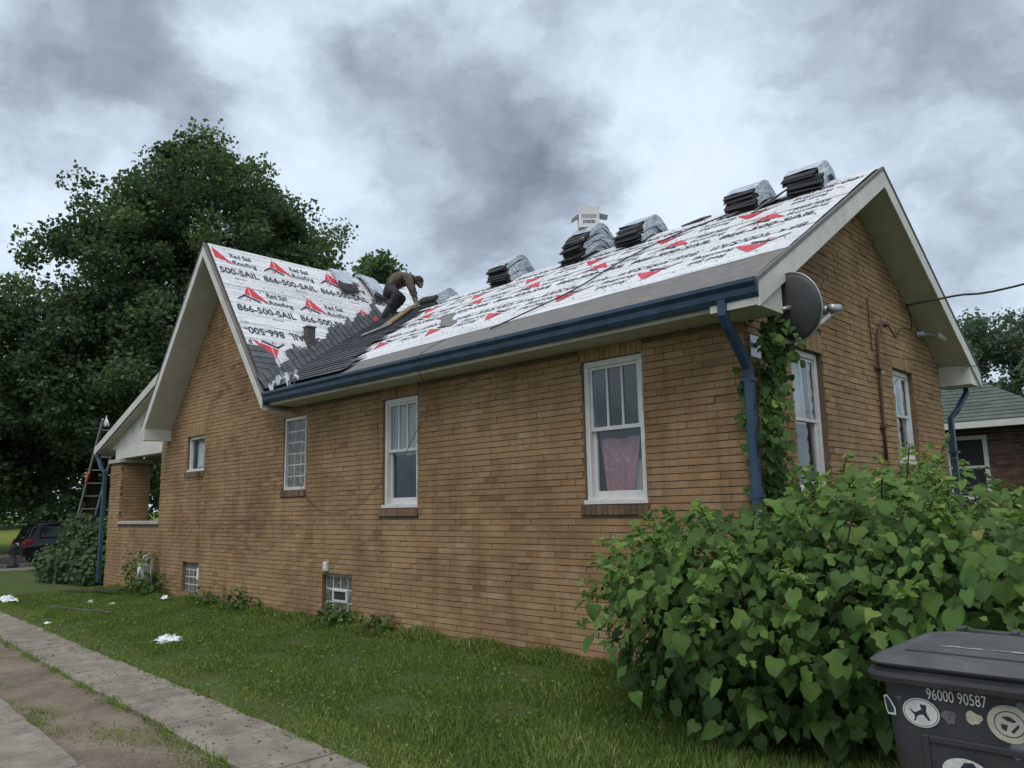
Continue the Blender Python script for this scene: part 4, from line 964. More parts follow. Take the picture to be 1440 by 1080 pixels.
# plastic strips blown into the gutter end of the valley
r_ = random.Random(5); mb = MB()
for k in range(30):
    x = -7.55+r_.uniform(0, .95)*(.3+.7*r_.random()); y = -OV+r_.uniform(-.02, .28)-.12*(x+7.55); c = Vector((x, y, max(zmain(y), zcross(x) if x < XV0+.1 else 0)+.07)); P = []
    d = Vector((r_.uniform(-1, 1), r_.uniform(-.6, .4), r_.uniform(-.1, .9))).normalized(); s = d.orthogonal().normalized()*r_.uniform(.012, .03); l = r_.uniform(.06, .15)
    for q in range(5): t = q/4; pp = c+d*(l*t)+Vector((0, 0, .06*math.sin(3*t+k))); P += [pp-s, pp+s+Vector((0, 0, r_.uniform(-.02, .02)))]
    mb.add(P, [(2*q, 2*q+1, 2*q+3, 2*q+2) for q in range(4)])
tag(mb.build('plastic_strips', plain('dull_plastic_film', (.48, .50, .52), .4, .15, 20)), 'tangle of white plastic strips at the foot of the valley', 'litter')
mb = MB(); mb.prism([(-11.35, -OV+.1, zcross(-11.35)+.03), (-11.2, -OV+.1, zcross(-11.2)+.03), (-11.32, -OV+.1, zcross(-11.2)+.36), (-11.45, -OV+.1, zcross(-11.3)+.28)], (0, .05, 0)); tag(mb.build('roll_end', M_redink), 'red and white roll end poking above the left gable slope', 'roll')

# ------------------------------------------------------------------ ladder at the porch eave
ld = empty('ladder', (-17.7, .15, 0), 'aluminium extension ladder leaning on the porch eave', 'ladder')
la = Vector((-19.0, .15, .02)); lb = Vector((-16.28, .0, 3.8)); wv = Vector((0, .40, 0))
for s in (0, 1):
    mb = MB(); mb.bar(la+wv*s, lb+wv*s, .035, .075, (1, 0, .3)); mb.build('rail', M_alu, ld)
for k in range(12):
    c = la+(lb-la)*((k+.6)/12.4); mb = MB(); mb.tube([c, c+wv], .016, 8); mb.build('rung', M_alu, ld)
for s in (0, 1): mb = MB(); c = la+wv*s; mb.box(c.x-.05, c.x+.05, c.y-.03, c.y+.03, -.01, .05); mb.build('foot', M_black, ld)
c = la+(lb-la)*.62; mb = MB(); mb.bar(c-Vector((-.03, .02, 0)), c+(lb-la)*.06-Vector((-.03, .02, 0)), .04, .08, (1, 0, .3)); mb.build('sticker', M_orange, ld)
crumple('rag', (-16.35, .1, 3.62), (.07, .06, .22), 9, 'white rag caught on the top of the ladder', 'rag', 12, flat=1)

# ------------------------------------------------------------------ wheeled bin in the foreground
M_bin = plain('dark_grey_bin_plastic', (.040, .042, .044), .55, .22, 5, .2, 90, dirt=((.085, .085, .082), 7, .62))
M_lid = plain('weathered_bin_lid', (.066, .068, .067), .55, .25, 6, .25, 70, dirt=((.20, .205, .20), 14, .60))
M_stick = plain('worn_white_sticker', (.62, .62, .59), .6, .12, 30, dirt=((.32, .32, .30), 40, .62))
M_stick2 = plain('aged_cream_sticker', (.46, .43, .35), .7, .14, 30, dirt=((.26, .24, .20), 40, .6))
M_smudge = plain('paint_smudge', (.15, .15, .145), .8, .3, 30)
BX, BYF, BD = 2.43, -3.46, .72
def rring(w, d, r, z, cx=BX, cy=BYF+BD/2, n=5):
    P = []
    for sx, sy, a0 in ((1, 1, 0), (-1, 1, 90), (-1, -1, 180), (1, -1, 270)):
        for k in range(n): a = math.radians(a0+90*k/(n-1)); P.append((cx+sx*(w/2-r)+r*math.cos(a), cy+sy*(d/2-r)+r*math.sin(a), z))
    return P
def loft(rings, name, mat, parent, cap=(True, True), smooth=False, bevel=0):
    n = len(rings[0]); mb = MB(); V = [p for r in rings for p in r]; F = [(i*n+k, i*n+(k+1) % n, (i+1)*n+(k+1) % n, (i+1)*n+k) for i in range(len(rings)-1) for k in range(n)]
    if cap[0]: F.append(tuple(range(n-1, -1, -1)))
    if cap[1]: F.append(tuple((len(rings)-1)*n+k for k in range(n)))
    mb.add(V, F); return mb.build(name, mat, parent, smooth, bevel)
binr = empty('wheeled_bin', (BX, BYF+.4, 0), 'dark grey wheeled bin with round stickers in front of the bush', 'bin')
body = loft([rring(.47, .52, .05, .06), rring(.50, .56, .06, .35), rring(.575, .625, .06, .90), rring(.582, .632, .06, .955)], 'body', M_bin, binr, smooth=False)
loft([rring(.60, .65, .06, .948), rring(.655, .71, .07, .958), rring(.665, .72, .075, .975), rring(.66, .715, .075, .986), rring(.635, .69, .07, .989), rring(.60, .655, .06, .986)], 'rim', M_bin, binr, cap=(True, True))
cy = BYF+BD/2
M_smudge2 = plain('worn_pale_paint', (.36, .37, .37), .7, .2, 40)
def ovalp_(u, z, a, b, seed):
    r = random.Random(seed); return [(u+a*math.cos(t*.449)*r.uniform(.7, 1.2), z+b*math.sin(t*.449)*r.uniform(.6, 1.3)) for t in range(14)]
lid = loft([rring(.62, .68, .06, .984), rring(.62, .68, .06, .998), rring(.60, .66, .06, 1.002), rring(.60, .66, .06, 1.014)], 'lid_skirt', M_bin, binr)
lid = loft([rring(.645, .70, .07, 1.012), rring(.648, .705, .075, 1.018), rring(.60, .655, .08, 1.036), rring(.54, .60, .10, 1.044), rring(.50, .56, .10, 1.039), rring(.40, .48, .10, 1.041)], 'lid', M_lid, binr)
for k in range(9): q = ovalp_(BX-.15+.036*k+random.uniform(-.01, .01), cy-.05+random.uniform(-.012, .012), random.uniform(.014, .03), random.uniform(.005, .012), k); link('worn_paint', pymesh('worn_paint', [(a, b, 1.0425+k*.0002) for a, b in q], [tuple(range(len(q)))]), M_smudge2, lid)
mb = MB(); mb.box(BX-.23, BX+.23, cy-.215, cy-.209, 1.0395, 1.0455); mb.build('lid_ridge', M_bin, lid)
yb = BYF+BD+.02
mb = MB(); mb.tube([(BX-.20, yb, 1.035), (BX+.30, yb, 1.035)], .012, 10); mb.build('hinge_bar', M_lid, binr, True)
for x in (-.20, -.02, .16): mb = MB(); mb.box(BX+x-.012, BX+x+.012, yb-.06, yb+.02, .97, 1.055); mb.build('hinge_lug', M_bin, binr, bevel=.004)
for s in (-1, 1):
    mb = MB(); mb.tube([(BX+s*.24, yb-.05, .12), (BX+s*.29, yb-.05, .12)], .12, 20); mb.build('wheel', M_black, binr)
PB = lambda u, z, h: (u, BYF+BD/2-(.575+(z-.90)*.136+.05)/2-h, z)          # front face of the tapering body
mb = MB(); frame_rect(mb, PB, BX-.175, BX+.165, .30, .80, .022, .0, .009); mb.build('panel_frame', M_bin, body, bevel=.004)
def ovalp(u, z, a, b, h, rot=0, n=28, w=0, seed=0):
    r = random.Random(seed); P = []
    for k in range(n):
        t = 2*math.pi*k/n; s = 1+w*r.uniform(-1, 1); x = a*math.cos(t)*s; y = b*math.sin(t)*s
        P.append((u+x*math.cos(rot)-y*math.sin(rot), z+x*math.sin(rot)+y*math.cos(rot)))
    return P
def decal(pts, h, mat, name, parent): return link(name, pymesh(name, [PB(x, z, h) for x, z in pts], [tuple(range(len(pts)))]), mat, parent)
V2, T2 = text2d('96000 90587', .172, .036, .004)
link('serial_number', npmesh('serial_number', [PB(2.285+a, .912+b-a*.012, .004) for a, b in V2], T2), M_stick, body)
st = decal(ovalp(2.262, .866, .056, .046, .004), .004, M_stick, 'sticker', body)
decal(ovalp(2.262, .866, .052, .042, 0), .0046, M_ink, 'sticker_ring', st); decal(ovalp(2.262, .866, .050, .040, 0), .0052, M_stick, 'sticker_ring', st)
dog = [(-.026, -.027), (-.020, -.027), (-.012, -.010), (.004, -.004), (.010, -.010), (.020, -.022), (.026, -.020), (.017, -.002), (.015, .010), (.018, .018), (.016, .028), (.008, .026), (.000, .029), (-.001, .019), (.002, .012), (-.010, .004), (-.020, .000), (-.034, .010), (-.035, .007), (-.022, -.008), (-.020, -.018)]
decal([(2.263+x, .866+y) for x, y in dog], .0058, M_ink, 'dog_silhouette', st)
st = decal(ovalp(2.512, .872, .060, .056, 0), .004, M_stick2, 'sticker', body)
decal(ovalp(2.512, .872, .042, .039, 0), .0046, M_ink, 'sticker_ring', st); decal(ovalp(2.512, .872, .039, .036, 0), .0052, M_stick2, 'sticker_ring', st)
for q in ([(-.02, .02), (.0, .024), (.02, .012), (.012, .006), (-.006, .010)], [(-.024, -.002), (-.004, -.002), (-.010, -.022), (-.022, -.016)], [(.002, -.02), (.024, .004), (.026, -.004), (.008, -.026)]): decal([(2.512+x, .872+y) for x, y in q], .0058, M_ink, 'sticker_print', st)
st = decal([(2.150, .905), (2.160, .910), (2.172, .893), (2.184, .868), (2.183, .846), (2.158, .846), (2.152, .87)], .004, M_stick, 'sticker', body)
decal([(2.153, .900), (2.160, .903), (2.170, .887), (2.179, .866), (2.178, .853), (2.160, .852), (2.156, .87)], .0046, M_ink, 'sticker_print', st)
st = decal(ovalp(2.375, .705, .066, .042, 0), .012, M_stick, 'sticker', body)
decal([(2.36, .715), (2.375, .735), (2.40, .738), (2.41, .722), (2.395, .716), (2.39, .700), (2.375, .705)], .0126, M_ink, 'sticker_print', st)
for u, z, a, s in ((2.345, .866, .022, 1), (2.415, .874, .022, 2), (2.548, .918, .024, 3), (2.20, .905, .008, 4), (2.53, .80, .03, 5)): decal(ovalp(u, z, a, a*.95, 0, 0, 14, .22, s), .0035, M_smudge if s != 2 else M_stick2, 'smudge', body)

# ------------------------------------------------------------------ neighbour's house
nb = empty('neighbour_house', (-.7, 10, 0), 'dark red brick house with green hipped roof behind the buff house', 'house')
NW = (-1.12, -.42, 1.55, 2.72)
mb = MB(); mb.box(-2.4, .62, 10.012, 18, -.1, 2.86); nwall = mb.build('wall', M_mortar_n, nb)
joined_bricks('brickwork', lay(-2.4, .62, 0, 2.86, None, [NW], 31), PN, M_redbrick, nwall, seed=31)
mb = MB(); frame_rect(mb, PN, NW[0], NW[1], NW[2], NW[3], .07, -.01, .03); wn = mb.build('window', M_white, nb)
mb = MB(); mb.box(NW[0]+.07, NW[1]-.07, 2.12, 2.165, -.008, .02, PN); mb.build('meeting_rail', M_white, wn)
for a, b in ((NW[2]+.07, 2.12), (2.165, NW[3]-.07)): mb = MB(); mb.box(NW[0]+.07, NW[1]-.07, a, b, -.006, .004, PN); mb.build('pane', plain('dark_window_pane', (.03, .035, .035), .1, 0, 5, 0), wn)
M_green = ground_mat('green_shingle_roof', (.080, .102, .088), (.108, .132, .115), (.138, .162, .142), 2.2, 14)
nx0, nx1, ny0, ny1, nz = -2.7, .92, 9.62, 18.3, 2.93; xm = (nx0+nx1)/2; zr = nz+.6*(nx1-xm)
k_ = nx1-xm; rp = [(nx0, ny0, nz), (nx1, ny0, nz), (nx1, ny1, nz), (nx0, ny1, nz), (xm, ny0+k_, zr), (xm, ny1-k_, zr)]
nroof = link('roof', pymesh('roof', rp, [(0, 1, 4), (1, 2, 5, 4), (2, 3, 5), (3, 0, 4, 5), (3, 2, 1, 0)]), M_green, nb)
for k in range(13):                                                       # shingle courses as proud strips on the front slope
    t = (k+.5)/13.6*k_; y = ny0+t; z = nz+.6*t; n_ = Vector((0, -.6, 1)).normalized()
    mb = MB(); mb.prism([Vector((nx0+t+.02, y, z))+n_*.004, Vector((nx1-t-.02, y, z))+n_*.004, Vector((nx1-t-.14, y+.115, z+.069))+n_*.001, Vector((nx0+t+.14, y+.115, z+.069))+n_*.001], n_*.012); mb.build('shingle_course', M_green, nroof)
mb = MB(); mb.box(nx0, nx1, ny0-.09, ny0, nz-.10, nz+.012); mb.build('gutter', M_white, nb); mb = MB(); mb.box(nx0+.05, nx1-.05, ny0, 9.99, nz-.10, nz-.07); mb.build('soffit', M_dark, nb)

# ------------------------------------------------------------------ parked car on the street
M_car = plain('dark_car_paint', (.012, .013, .017), .22, .1, 3, 0); M_cglass = plain('tinted_car_glass', (.01, .012, .014), .06, 0, 3, 0)
M_tail = plain('red_tail_light', (.35, .008, .012), .2, .1, 20, 0); M_tyre = plain('tyre_rubber', (.015, .015, .015), .9)
def carP(u, l, z): return (-27.3+u*.84, 1.12+l*.84, -.018+z*.80)      # u across, l along +y from the rear
car = empty('parked_car', (-27.35, 3.3, -.018), 'dark parked SUV showing its red tail light beyond the ladder bush', 'car')
side = [(0.03, .42), (0.0, .72), (.05, .98), (.12, 1.06), (.30, 1.52), (.50, 1.66), (1.3, 1.72), (2.4, 1.68), (2.9, 1.52), (3.45, 1.10), (4.35, .98), (4.58, .80), (4.60, .42), (4.25, .30), (.35, .30)]
def car_body():
    V = []; F = []; n = len(side); hw = lambda z: .93 if z < 1.08 else .93-.26*(z-1.08)/.64
    for s, f in ((-1, 1.0), (-1, .94), (1, .94), (1, 1.0)):
        pass
    rows = []
    for u in (-1.0, -.93, 0, .93, 1.0):
        row = []
        for l, z in side:
            w_ = hw(z); e = abs(u) == 1.0; cx, cz = 2.3, .95
            L_ = l if not e else cx+(l-cx)*.985; Z_ = z if not e else cz+(z-cz)*.965
            row.append(len(V)); V.append(carP(u*w_, L_, Z_))
        rows.append(row)
    for a in range(4):
        for k in range(n): F.append((rows[a][k], rows[a][(k+1) % n], rows[a+1][(k+1) % n], rows[a+1][k]))
    F += [tuple(rows[0]), tuple(reversed(rows[4]))]
    return pymesh('body', V, F)
link('body', car_body(), M_car, car)
mb = MB(); mb.prism([carP(-.62, .115, 1.10), carP(.62, .115, 1.10), carP(.56, .275, 1.50), carP(-.56, .275, 1.50)], (0, -.03, .01)); mb.build('rear_window', M_cglass, car)
for s in (-1, 1):
    for a, b in ((.55, 1.25), (1.32, 2.15), (2.2, 2.85)):
        mb = MB(); x0, x1 = s*.925, s*.80; mb.add([carP(x0+s*.012, a, 1.12), carP(x0+s*.012, b+.15 if b > 2.5 else b, 1.12), carP(x1+s*.012, b-.1 if b > 2.5 else b, 1.54), carP(x1+s*.012, a+.06, 1.54)], [(0, 1, 2, 3)]); mb.build('side_window', M_cglass, car)
    mb = MB(); mb.add([carP(s*.90, -.02, .80), carP(s*.90, .05, 1.06), carP(s*.62, .05, 1.04), carP(s*.66, -.02, .84), carP(s*.955, .30, .86), carP(s*.955, .28, 1.04)], [(0, 1, 2, 3), (0, 4, 5, 1)]); mb.build('tail_light', M_tail, car)
    for l in (.85, 3.65):
        mb = MB(); mb.tube([carP(s*.72, l, .33), carP(s*.95, l, .33)], .27, 20); wh = mb.build('wheel', M_tyre, car); mb = MB(); mb.tube([carP(s*.94, l, .33), carP(s*.962, l, .33)], .17, 14); mb.build('rim', M_grey, wh)
mb = MB(); mb.box(-.86, .86, -.06, .10, .42, .62, carP); mb.build('bumper', M_black, car, bevel=.02)
mb = MB(); mb.box(-.2, .2, -.03, .0, .78, .90, carP); mb.build('number_plate', M_paper, car)
mb = MB(); mb.bar(carP(-.66, .6, 1.74), carP(-.66, 2.3, 1.74), .04, .04); mb.bar(carP(.66, .6, 1.74), carP(.66, 2.3, 1.74), .04, .04); mb.build('roof_rail', M_black, car)
post = empty('kerb_post', (-25.3, .55, 0), 'dark upright post by the kerb left of the parked car', 'post')
mb = MB(); mb.lathe([(.16, 0), (.16, .10), (.09, .13), (.085, .55), (.11, .60), (.10, .68), (.03, .76)], (-25.3, .55, 0), 16); mb.build('shaft', M_black, post, True); mb = MB(); mb.tube([(-25.3, .40, .46), (-25.3, .70, .46)], .05, 10); mb.build('side_cap', M_black, post)

# ------------------------------------------------------------------ vegetation
def frames(normals, tips):
    n = normals/np.linalg.norm(normals, axis=1, keepdims=True); t = tips-n*np.sum(tips*n, 1, keepdims=True); t /= np.maximum(np.linalg.norm(t, axis=1, keepdims=True), 1e-6)
    return np.stack([np.cross(t, n), t, n], 1)           # rows: side, tip, normal
def scatter(name, tv, tf, pos, fr, size, tone, mat, parent=None, smooth=False):
    tv = np.asarray(tv, float); tf = np.asarray(tf); k = len(tv); n = len(pos)
    V = np.einsum('kc,ncd->nkd', tv, fr)*size[:, None, None]+pos[:, None, :]
    F = (np.arange(n)[:, None, None]*k+tf[None]).reshape(-1, tf.shape[1])
    return link(name, npmesh(name, V.reshape(-1, 3), F, np.repeat(tone, k), smooth), mat, parent)
HEART_V = [(0, 0, 0), (0, .5, -.05), (0, 1.02, -.16), (-.22, -.13, .03), (-.44, .06, .07), (-.46, .34, .05), (-.26, .70, -.02), (.22, -.13, .03), (.44, .06, .07), (.46, .34, .05), (.26, .70, -.02)]
HEART_F = [(0, 3, 4), (0, 4, 5), (0, 5, 1), (1, 5, 6), (1, 6, 2), (0, 8, 7), (0, 9, 8), (0, 1, 9), (1, 10, 9), (1, 2, 10)]
DIA_V = [(0, 0, 0), (-.42, .42, .1), (0, 1, -.08), (.42, .42, .1)]; DIA_F = [(0, 2, 1), (0, 3, 2)]
MAP_V = [(0, 0, 0), (-.5, .25, .1), (-.22, .5, 0), (-.30, .85, .04), (0, 1, -.1), (.30, .85, .04), (.22, .5, 0), (.5, .25, .1)]; MAP_F = [(0, 2, 1), (0, 4, 2), (2, 4, 3), (0, 6, 4), (6, 5, 4), (0, 7, 6)]
def lobes_points(lobes, n, shell, r):
    vol = np.array([(l[3]*l[4]*l[5])**(2/3) for l in lobes]); pick_ = r.choice(len(lobes), n, p=vol/vol.sum()); L = np.array(lobes)[pick_]
    d = r.normal(size=(n, 3)); d /= np.linalg.norm(d, axis=1, keepdims=True); rad = shell[0]+(shell[1]-shell[0])*r.random(n)**.6
    return L[:, :3]+d*L[:, 3:6]*rad[:, None], d
def tree(name, base, lobes, ncl, nper, cr, ls, mat, label, seed, trunk_r=.3, limbs=9, group=None, tmin=0, shell=(.35, 1.0)):
    r = np.random.default_rng(seed); t = empty(name, base, label, 'tree', group)
    c, d = lobes_points(lobes, ncl, shell, r); c = c[c[:, 2] > tmin]; ncl = len(c); d = d[:ncl]
    idx = np.repeat(np.arange(ncl), nper); n = len(idx)
    off = r.normal(size=(n, 3)); off *= (r.random(n)**.5*1.75/np.linalg.norm(off, axis=1))[:, None]; off *= np.array([1, 1, .72])*cr*r.uniform(.5, 1.2, ncl)[idx][:, None]
    pos = c[idx]+off; nrm = r.normal(size=(n, 3))+np.array([0, 0, .9]); tip = r.normal(size=(n, 3))+np.array([0, 0, -.6])
    tone = np.clip(r.normal(.42, .15, n)+r.normal(0, .20, ncl)[idx], 0, 1)  # tone shifted per cluster, painting lit and dim clumps into the crown
    scatter('crown', DIA_V, DIA_F, pos, frames(nrm, tip), ls*r.uniform(.6, 1.25, n), tone, mat, t)
    mb = MB(); ctr = np.array(lobes)[:, :3].mean(0); top = Vector(ctr)+Vector((0, 0, max(l[5] for l in lobes)*.4)); b = Vector(base)
    mb.tube([b, b+(top-b)*.3+Vector((.1, .1, 0)), b+(top-b)*.65, top], [trunk_r*1.25, trunk_r, trunk_r*.6, trunk_r*.15], 10)
    tk = mb.build('trunk', M_bark, t, True)
    for k in range(limbs):
        a = b+(top-b)*r.uniform(.25, .8); e = Vector(c[r.integers(ncl)]); m_ = (a+e)/2+Vector((0, 0, .4)); mb = MB(); mb.tube([a, m_, e], [trunk_r*.4, trunk_r*.22, .02], 6); mb.build('limb', M_bark, tk, True)
    return t
tree('maple_tree', (-25, 5.6, 0), [(-24.5, 5.4, 9.6, 5.2, 5.2, 4.8), (-24.5, 5.8, 12.6, 3.8, 3.6, 2.9), (-24, 8.8, 11.8, 2.8, 2.4, 2.5), (-24.5, 2.9, 9.8, 2.8, 2.6, 2.4), (-24.5, 4.0, 11.9, 2.4, 2.1, 2.0), (-25, .6, 7.2, 3.0, 2.4, 2.2), (-24, 3.5, 6.2, 4, 4, 2.8), (-24, 9.4, 9.0, 3, 2.6, 3.2), (-25, -.8, 5.6, 3, 2.2, 2.4), (-24, 4.9, 14.2, 1.5, 1.4, 1.2), (-24, 7.4, 13.9, 1.5, 1.4, 1.2)],
     680, 185, .50, .17, M_leaf_tree, 'big dark green maple towering behind the front gable', 41, .38, 16, tmin=1.5, shell=(.25, 1.0))
tree('shade_tree', (-36, -2.5, 0), [(-36, -2.5, 6.5, 4, 4.0, 4.2), (-36, -5, 6.6, 4, 3.5, 3), (-35, 1.5, 5.0, 3.5, 3.2, 3.2)], 300, 130, .7, .23, M_leaf_tree, 'dark tree at the left edge across the street', 42, .3, 8, tmin=1.9)
tree('shade_tree', (-36, 6, 0), [(-36, 6, 6.0, 4, 5, 3.8), (-37, 3, 4.5, 3, 3.5, 2.6), (-35, 9, 5, 3, 3.5, 3)], 300, 130, .7, .23, M_leaf_tree, 'dark tree across the street behind the ladder', 43, .3, 8, tmin=1.4)
tree('shade_tree', (-58, 0, 0), [(-58, -8, 5, 5, 7, 4.5), (-60, 2, 6, 5, 7, 5.5), (-60, 14, 6, 5, 8, 5.5), (-58, 3, 2.6, 3, 12, 2)], 420, 80, 1.0, .42, M_leaf_tree, 'farthest dark tree mass behind the left lawn', 44, .3, 8, tmin=1.2)
tree('garden_tree', (-38.5, 24, 0), [(-38.7, 24, 16.6, 2.4, 2.4, 2.0), (-38.9, 24, 18.2, 1.5, 1.5, 1.2), (-38, 24, 13, 3, 3, 3)], 90, 60, .6, .34, M_leaf_tree, 'small tree top showing above the roof behind the worker', 45, .25, 6)
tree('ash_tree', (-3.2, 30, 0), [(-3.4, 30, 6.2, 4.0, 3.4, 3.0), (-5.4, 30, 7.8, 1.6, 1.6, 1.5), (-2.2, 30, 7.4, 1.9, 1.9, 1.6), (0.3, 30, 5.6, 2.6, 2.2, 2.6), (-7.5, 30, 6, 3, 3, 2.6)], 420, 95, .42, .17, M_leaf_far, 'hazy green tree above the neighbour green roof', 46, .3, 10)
def shrub(name, base, lobes, n, ls, mat, label, seed, tv=DIA_V, tf=DIA_F, stems=8, cat='shrub'):
    r = np.random.default_rng(seed); t = empty(name, base, label, cat); pos, d = lobes_points(lobes, n, (.45, 1.05), r)
    pos += r.normal(size=pos.shape)*.05; keep = pos[:, 2] > .03; pos = pos[keep]; d = d[keep]; n = len(pos)
    nrm = d*.8+r.normal(size=(n, 3))*.6+np.array([0, 0, .6]); tip = r.normal(size=(n, 3))*.6+np.array([0, 0, -1.0])
    scatter('foliage', tv, tf, pos, frames(nrm, tip), ls*r.uniform(.6, 1.3, n), np.clip(r.normal(.45, .2, n), 0, 1), mat, t)
    mb = MB()
    for k in range(stems): e = Vector(pos[r.integers(n)]); b = Vector(base)+Vector((r.uniform(-.2, .2), r.uniform(-.2, .2), 0)); mb.tube([b, (b+e)/2+Vector((0, 0, .1)), e], [.02, .014, .005], 5)
    mb.build('stems', M_stem, t); return t
shrub('porch_shrub', (-16.6, .1, 0), [(-16.9, .2, .55, .7, .6, .62), (-17.4, -.1, .40, .7, .5, .42), (-16.3, .0, .32, .5, .4, .36), (-17.1, .3, 1.0, .4, .4, .4), (-18.2, -.2, .45, .6, .5, .45), (-18.3, .3, 1.0, .5, .4, .5), (-17.9, .2, 1.2, .5, .4, .45)], 5600, .12, M_leaf_tree, 'dark leafy shrub around the foot of the ladder', 51)
shrub('meter_weeds', (-12.9, -.2, 0), [(-12.9, -.2, .45, .42, .2, .45), (-13.3, -.15, .3, .3, .2, .3), (-12.3, -.2, .25, .4, .2, .25)], 420, .09, M_leaf_bush, 'tangled weeds around the gas meter', 52, cat='weeds')
for k, (x, h, n, lb) in enumerate(((-8.95, .34, 240, 'small weed clump between the basement windows'), (-6.2, .30, 320, 'low weeds under the vented basement window'), (-5.3, .22, 200, 'low weed right of the vented basement window'), (-10.2, .22, 200, 'low weed right of the basement window by the porch'))):
    shrub('wall_weed', (x, -.18, 0), [(x, -.16, h*.45, .30, .16, h*.6), (x+.3, -.16, h*.3, .28, .15, h*.45)], n, .075, M_leaf_bush, lb, 60+k, cat='weeds', stems=4)
# ---- the big heart-leaved bush
bush = empty('heart_leaf_bush', (1, -1, 0), 'sprawling bush of large heart shaped leaves at the near house corner', 'bush')
BL_ = [(-.12, -.95, .72, .62, .75, .70), (.55, -1.25, .74, .85, .85, .74), (1.28, -1.0, .88, .75, .95, .80), (2.1, -1.05, .78, .85, .95, .70), (3.0, -1.1, .72, 1.0, 1.0, .72), (1.3, .45, .88, .8, 1.1, .86), (2.1, 1.2, .72, .9, 1.2, .74), (1.6, 2.8, .7, 1.1, 1.2, .68), (3.3, 1.6, .55, 1.1, 1.3, .55), (.65, -.35, .78, .75, .7, .75)]
r = np.random.default_rng(71)
def bush_leaves(n, shell, size, seed, lobes=BL_, lowz=.46):
    r = np.random.default_rng(seed); pos, d = lobes_points(lobes, n, shell, r); keep = np.ones(len(pos), bool)
    for l in lobes:                                                      # thin out what lies deep inside another lobe
        q = (pos-np.array(l[:3]))/np.array(l[3:6]); keep &= (np.sum(q*q, 1) > (shell[0]*.92)**2)
    keep &= pos[:, 2] > .05; keep &= ~((pos[:, 0] < .03) & (pos[:, 1] > -.05))
    keep &= ~((pos[:, 0] > 2.02) & (pos[:, 1] < -2.55) & (pos[:, 2] < 1.2))
    low = (r.random(len(pos)) > np.clip((pos[:, 2]-lowz)/.4, .035, 1)); keep &= ~low
    pos = pos[keep]; d = d[keep]; m = len(pos)
    pos += r.normal(size=(m, 3))*np.array([.05, .05, .04])
    nrm = d*np.array([.9, .9, .6])+np.array([.05, -.35, .75])+r.normal(size=(m, 3))*.32; tip = d*.25+np.array([0, 0, -1.0])+r.normal(size=(m, 3))*.35
    fine = np.sin(pos[:, 0]*3.1+1)*np.sin(pos[:, 2]*4.3+pos[:, 1]*2.0)
    sz = size*np.clip(r.lognormal(-.12, .34, m), .4, 1.65)*(1+.15*fine); tone = np.clip(r.normal(.48, .2, m)+.12*fine, 0, 1)
    return pos, frames(nrm, tip), sz, tone
pos, fr, sz, tone = bush_leaves(18500, (.80, 1.12), .080, 72)
dist = np.linalg.norm(pos-CAM, axis=1); front = (pos[:, 2] > .5) & (pos[:, 1] < .3); rank = np.argsort(np.where(front, dist/sz, 1e9)); big = rank[:285]; rest = np.setdiff1d(np.arange(len(pos)), big)
def variant(V, seed, amt=.05):
    q = np.array(V, float); g = np.random.default_rng(seed); q += g.normal(0, amt, q.shape)*np.array([1, 1, 1.3]); q[0] = 0; q[:, 0] *= g.uniform(.78, 1.12); q[:, 2] += g.uniform(-.35, .1)*q[:, 1]**2-g.uniform(0, .5)*q[:, 0]**2
    return q.tolist()
LEAF_V = [variant(HEART_V, 200+k) for k in range(6)]; LOBE_V = [variant(MAP_V, 300+k, .04) for k in range(2)]
hms = [pymesh('leaf', v, HEART_F, True) for v in LEAF_V[:4]]+[pymesh('leaf', v, MAP_F, True) for v in LOBE_V]; [m_.materials.append(M_leaf_bush_o) for m_ in hms]
def leaf_objects(idx, P_, fr_, sz_, parent):
    for q, i in enumerate(idx):
        o = link('leaf', hms[q % 6], None, parent); o.matrix_parent_inverse = parent_inv(parent)
        o.matrix_basis = Matrix.Translation(Vector(P_[i])) @ Matrix([list(map(float, x)) for x in fr_[i]]).transposed().to_4x4() @ Matrix.Scale(float(sz_[i]), 4)
def leaf_mass(P_, fr_, sz_, tn_, parent, lobed=.0, seed=1):
    """one joined mass of varied leaves"""
    g = np.random.default_rng(seed); kind_ = np.where(g.random(len(P_)) < lobed, 6+g.integers(0, 2, len(P_)), g.integers(0, 6, len(P_))); Vs = []; Fs = []; Ts = []; off = 0
    for q in range(8):
        m_ = kind_ == q
        if not m_.any(): continue
        tv = np.array(LEAF_V[q] if q < 6 else LOBE_V[q-6]); tf = np.array(HEART_F if q < 6 else MAP_F); n_ = int(m_.sum()); s_ = sz_[m_]*(1 if q < 6 else .8)
        Vs.append((np.einsum('kc,ncd->nkd', tv, fr_[m_])*s_[:, None, None]+P_[m_][:, None, :]).reshape(-1, 3)); Fs.append((np.arange(n_)[:, None, None]*len(tv)+tf[None]).reshape(-1, 3)+off); Ts.append(np.repeat(tn_[m_], len(tv))); off += n_*len(tv)
    return tag(link('foliage', npmesh('foliage', np.concatenate(Vs), np.concatenate(Fs), np.concatenate(Ts), True), M_leaf_bush, parent), kind='stuff')
leaf_objects(big, pos, fr, sz, bush)
leaf_mass(pos[rest], fr[rest], sz[rest], tone[rest], bush, .42, 5)
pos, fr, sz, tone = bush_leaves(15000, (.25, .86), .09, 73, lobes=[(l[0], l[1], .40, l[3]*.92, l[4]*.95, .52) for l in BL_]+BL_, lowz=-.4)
leaf_mass(pos, fr, sz, tone*np.clip(.35+.35*pos[:, 2], .2, .7), bush, .3, 6)  # inner leaf tones lowered, most near the ground, painting in shade under the canopy
mb = MB(); rr_ = random.Random(4)
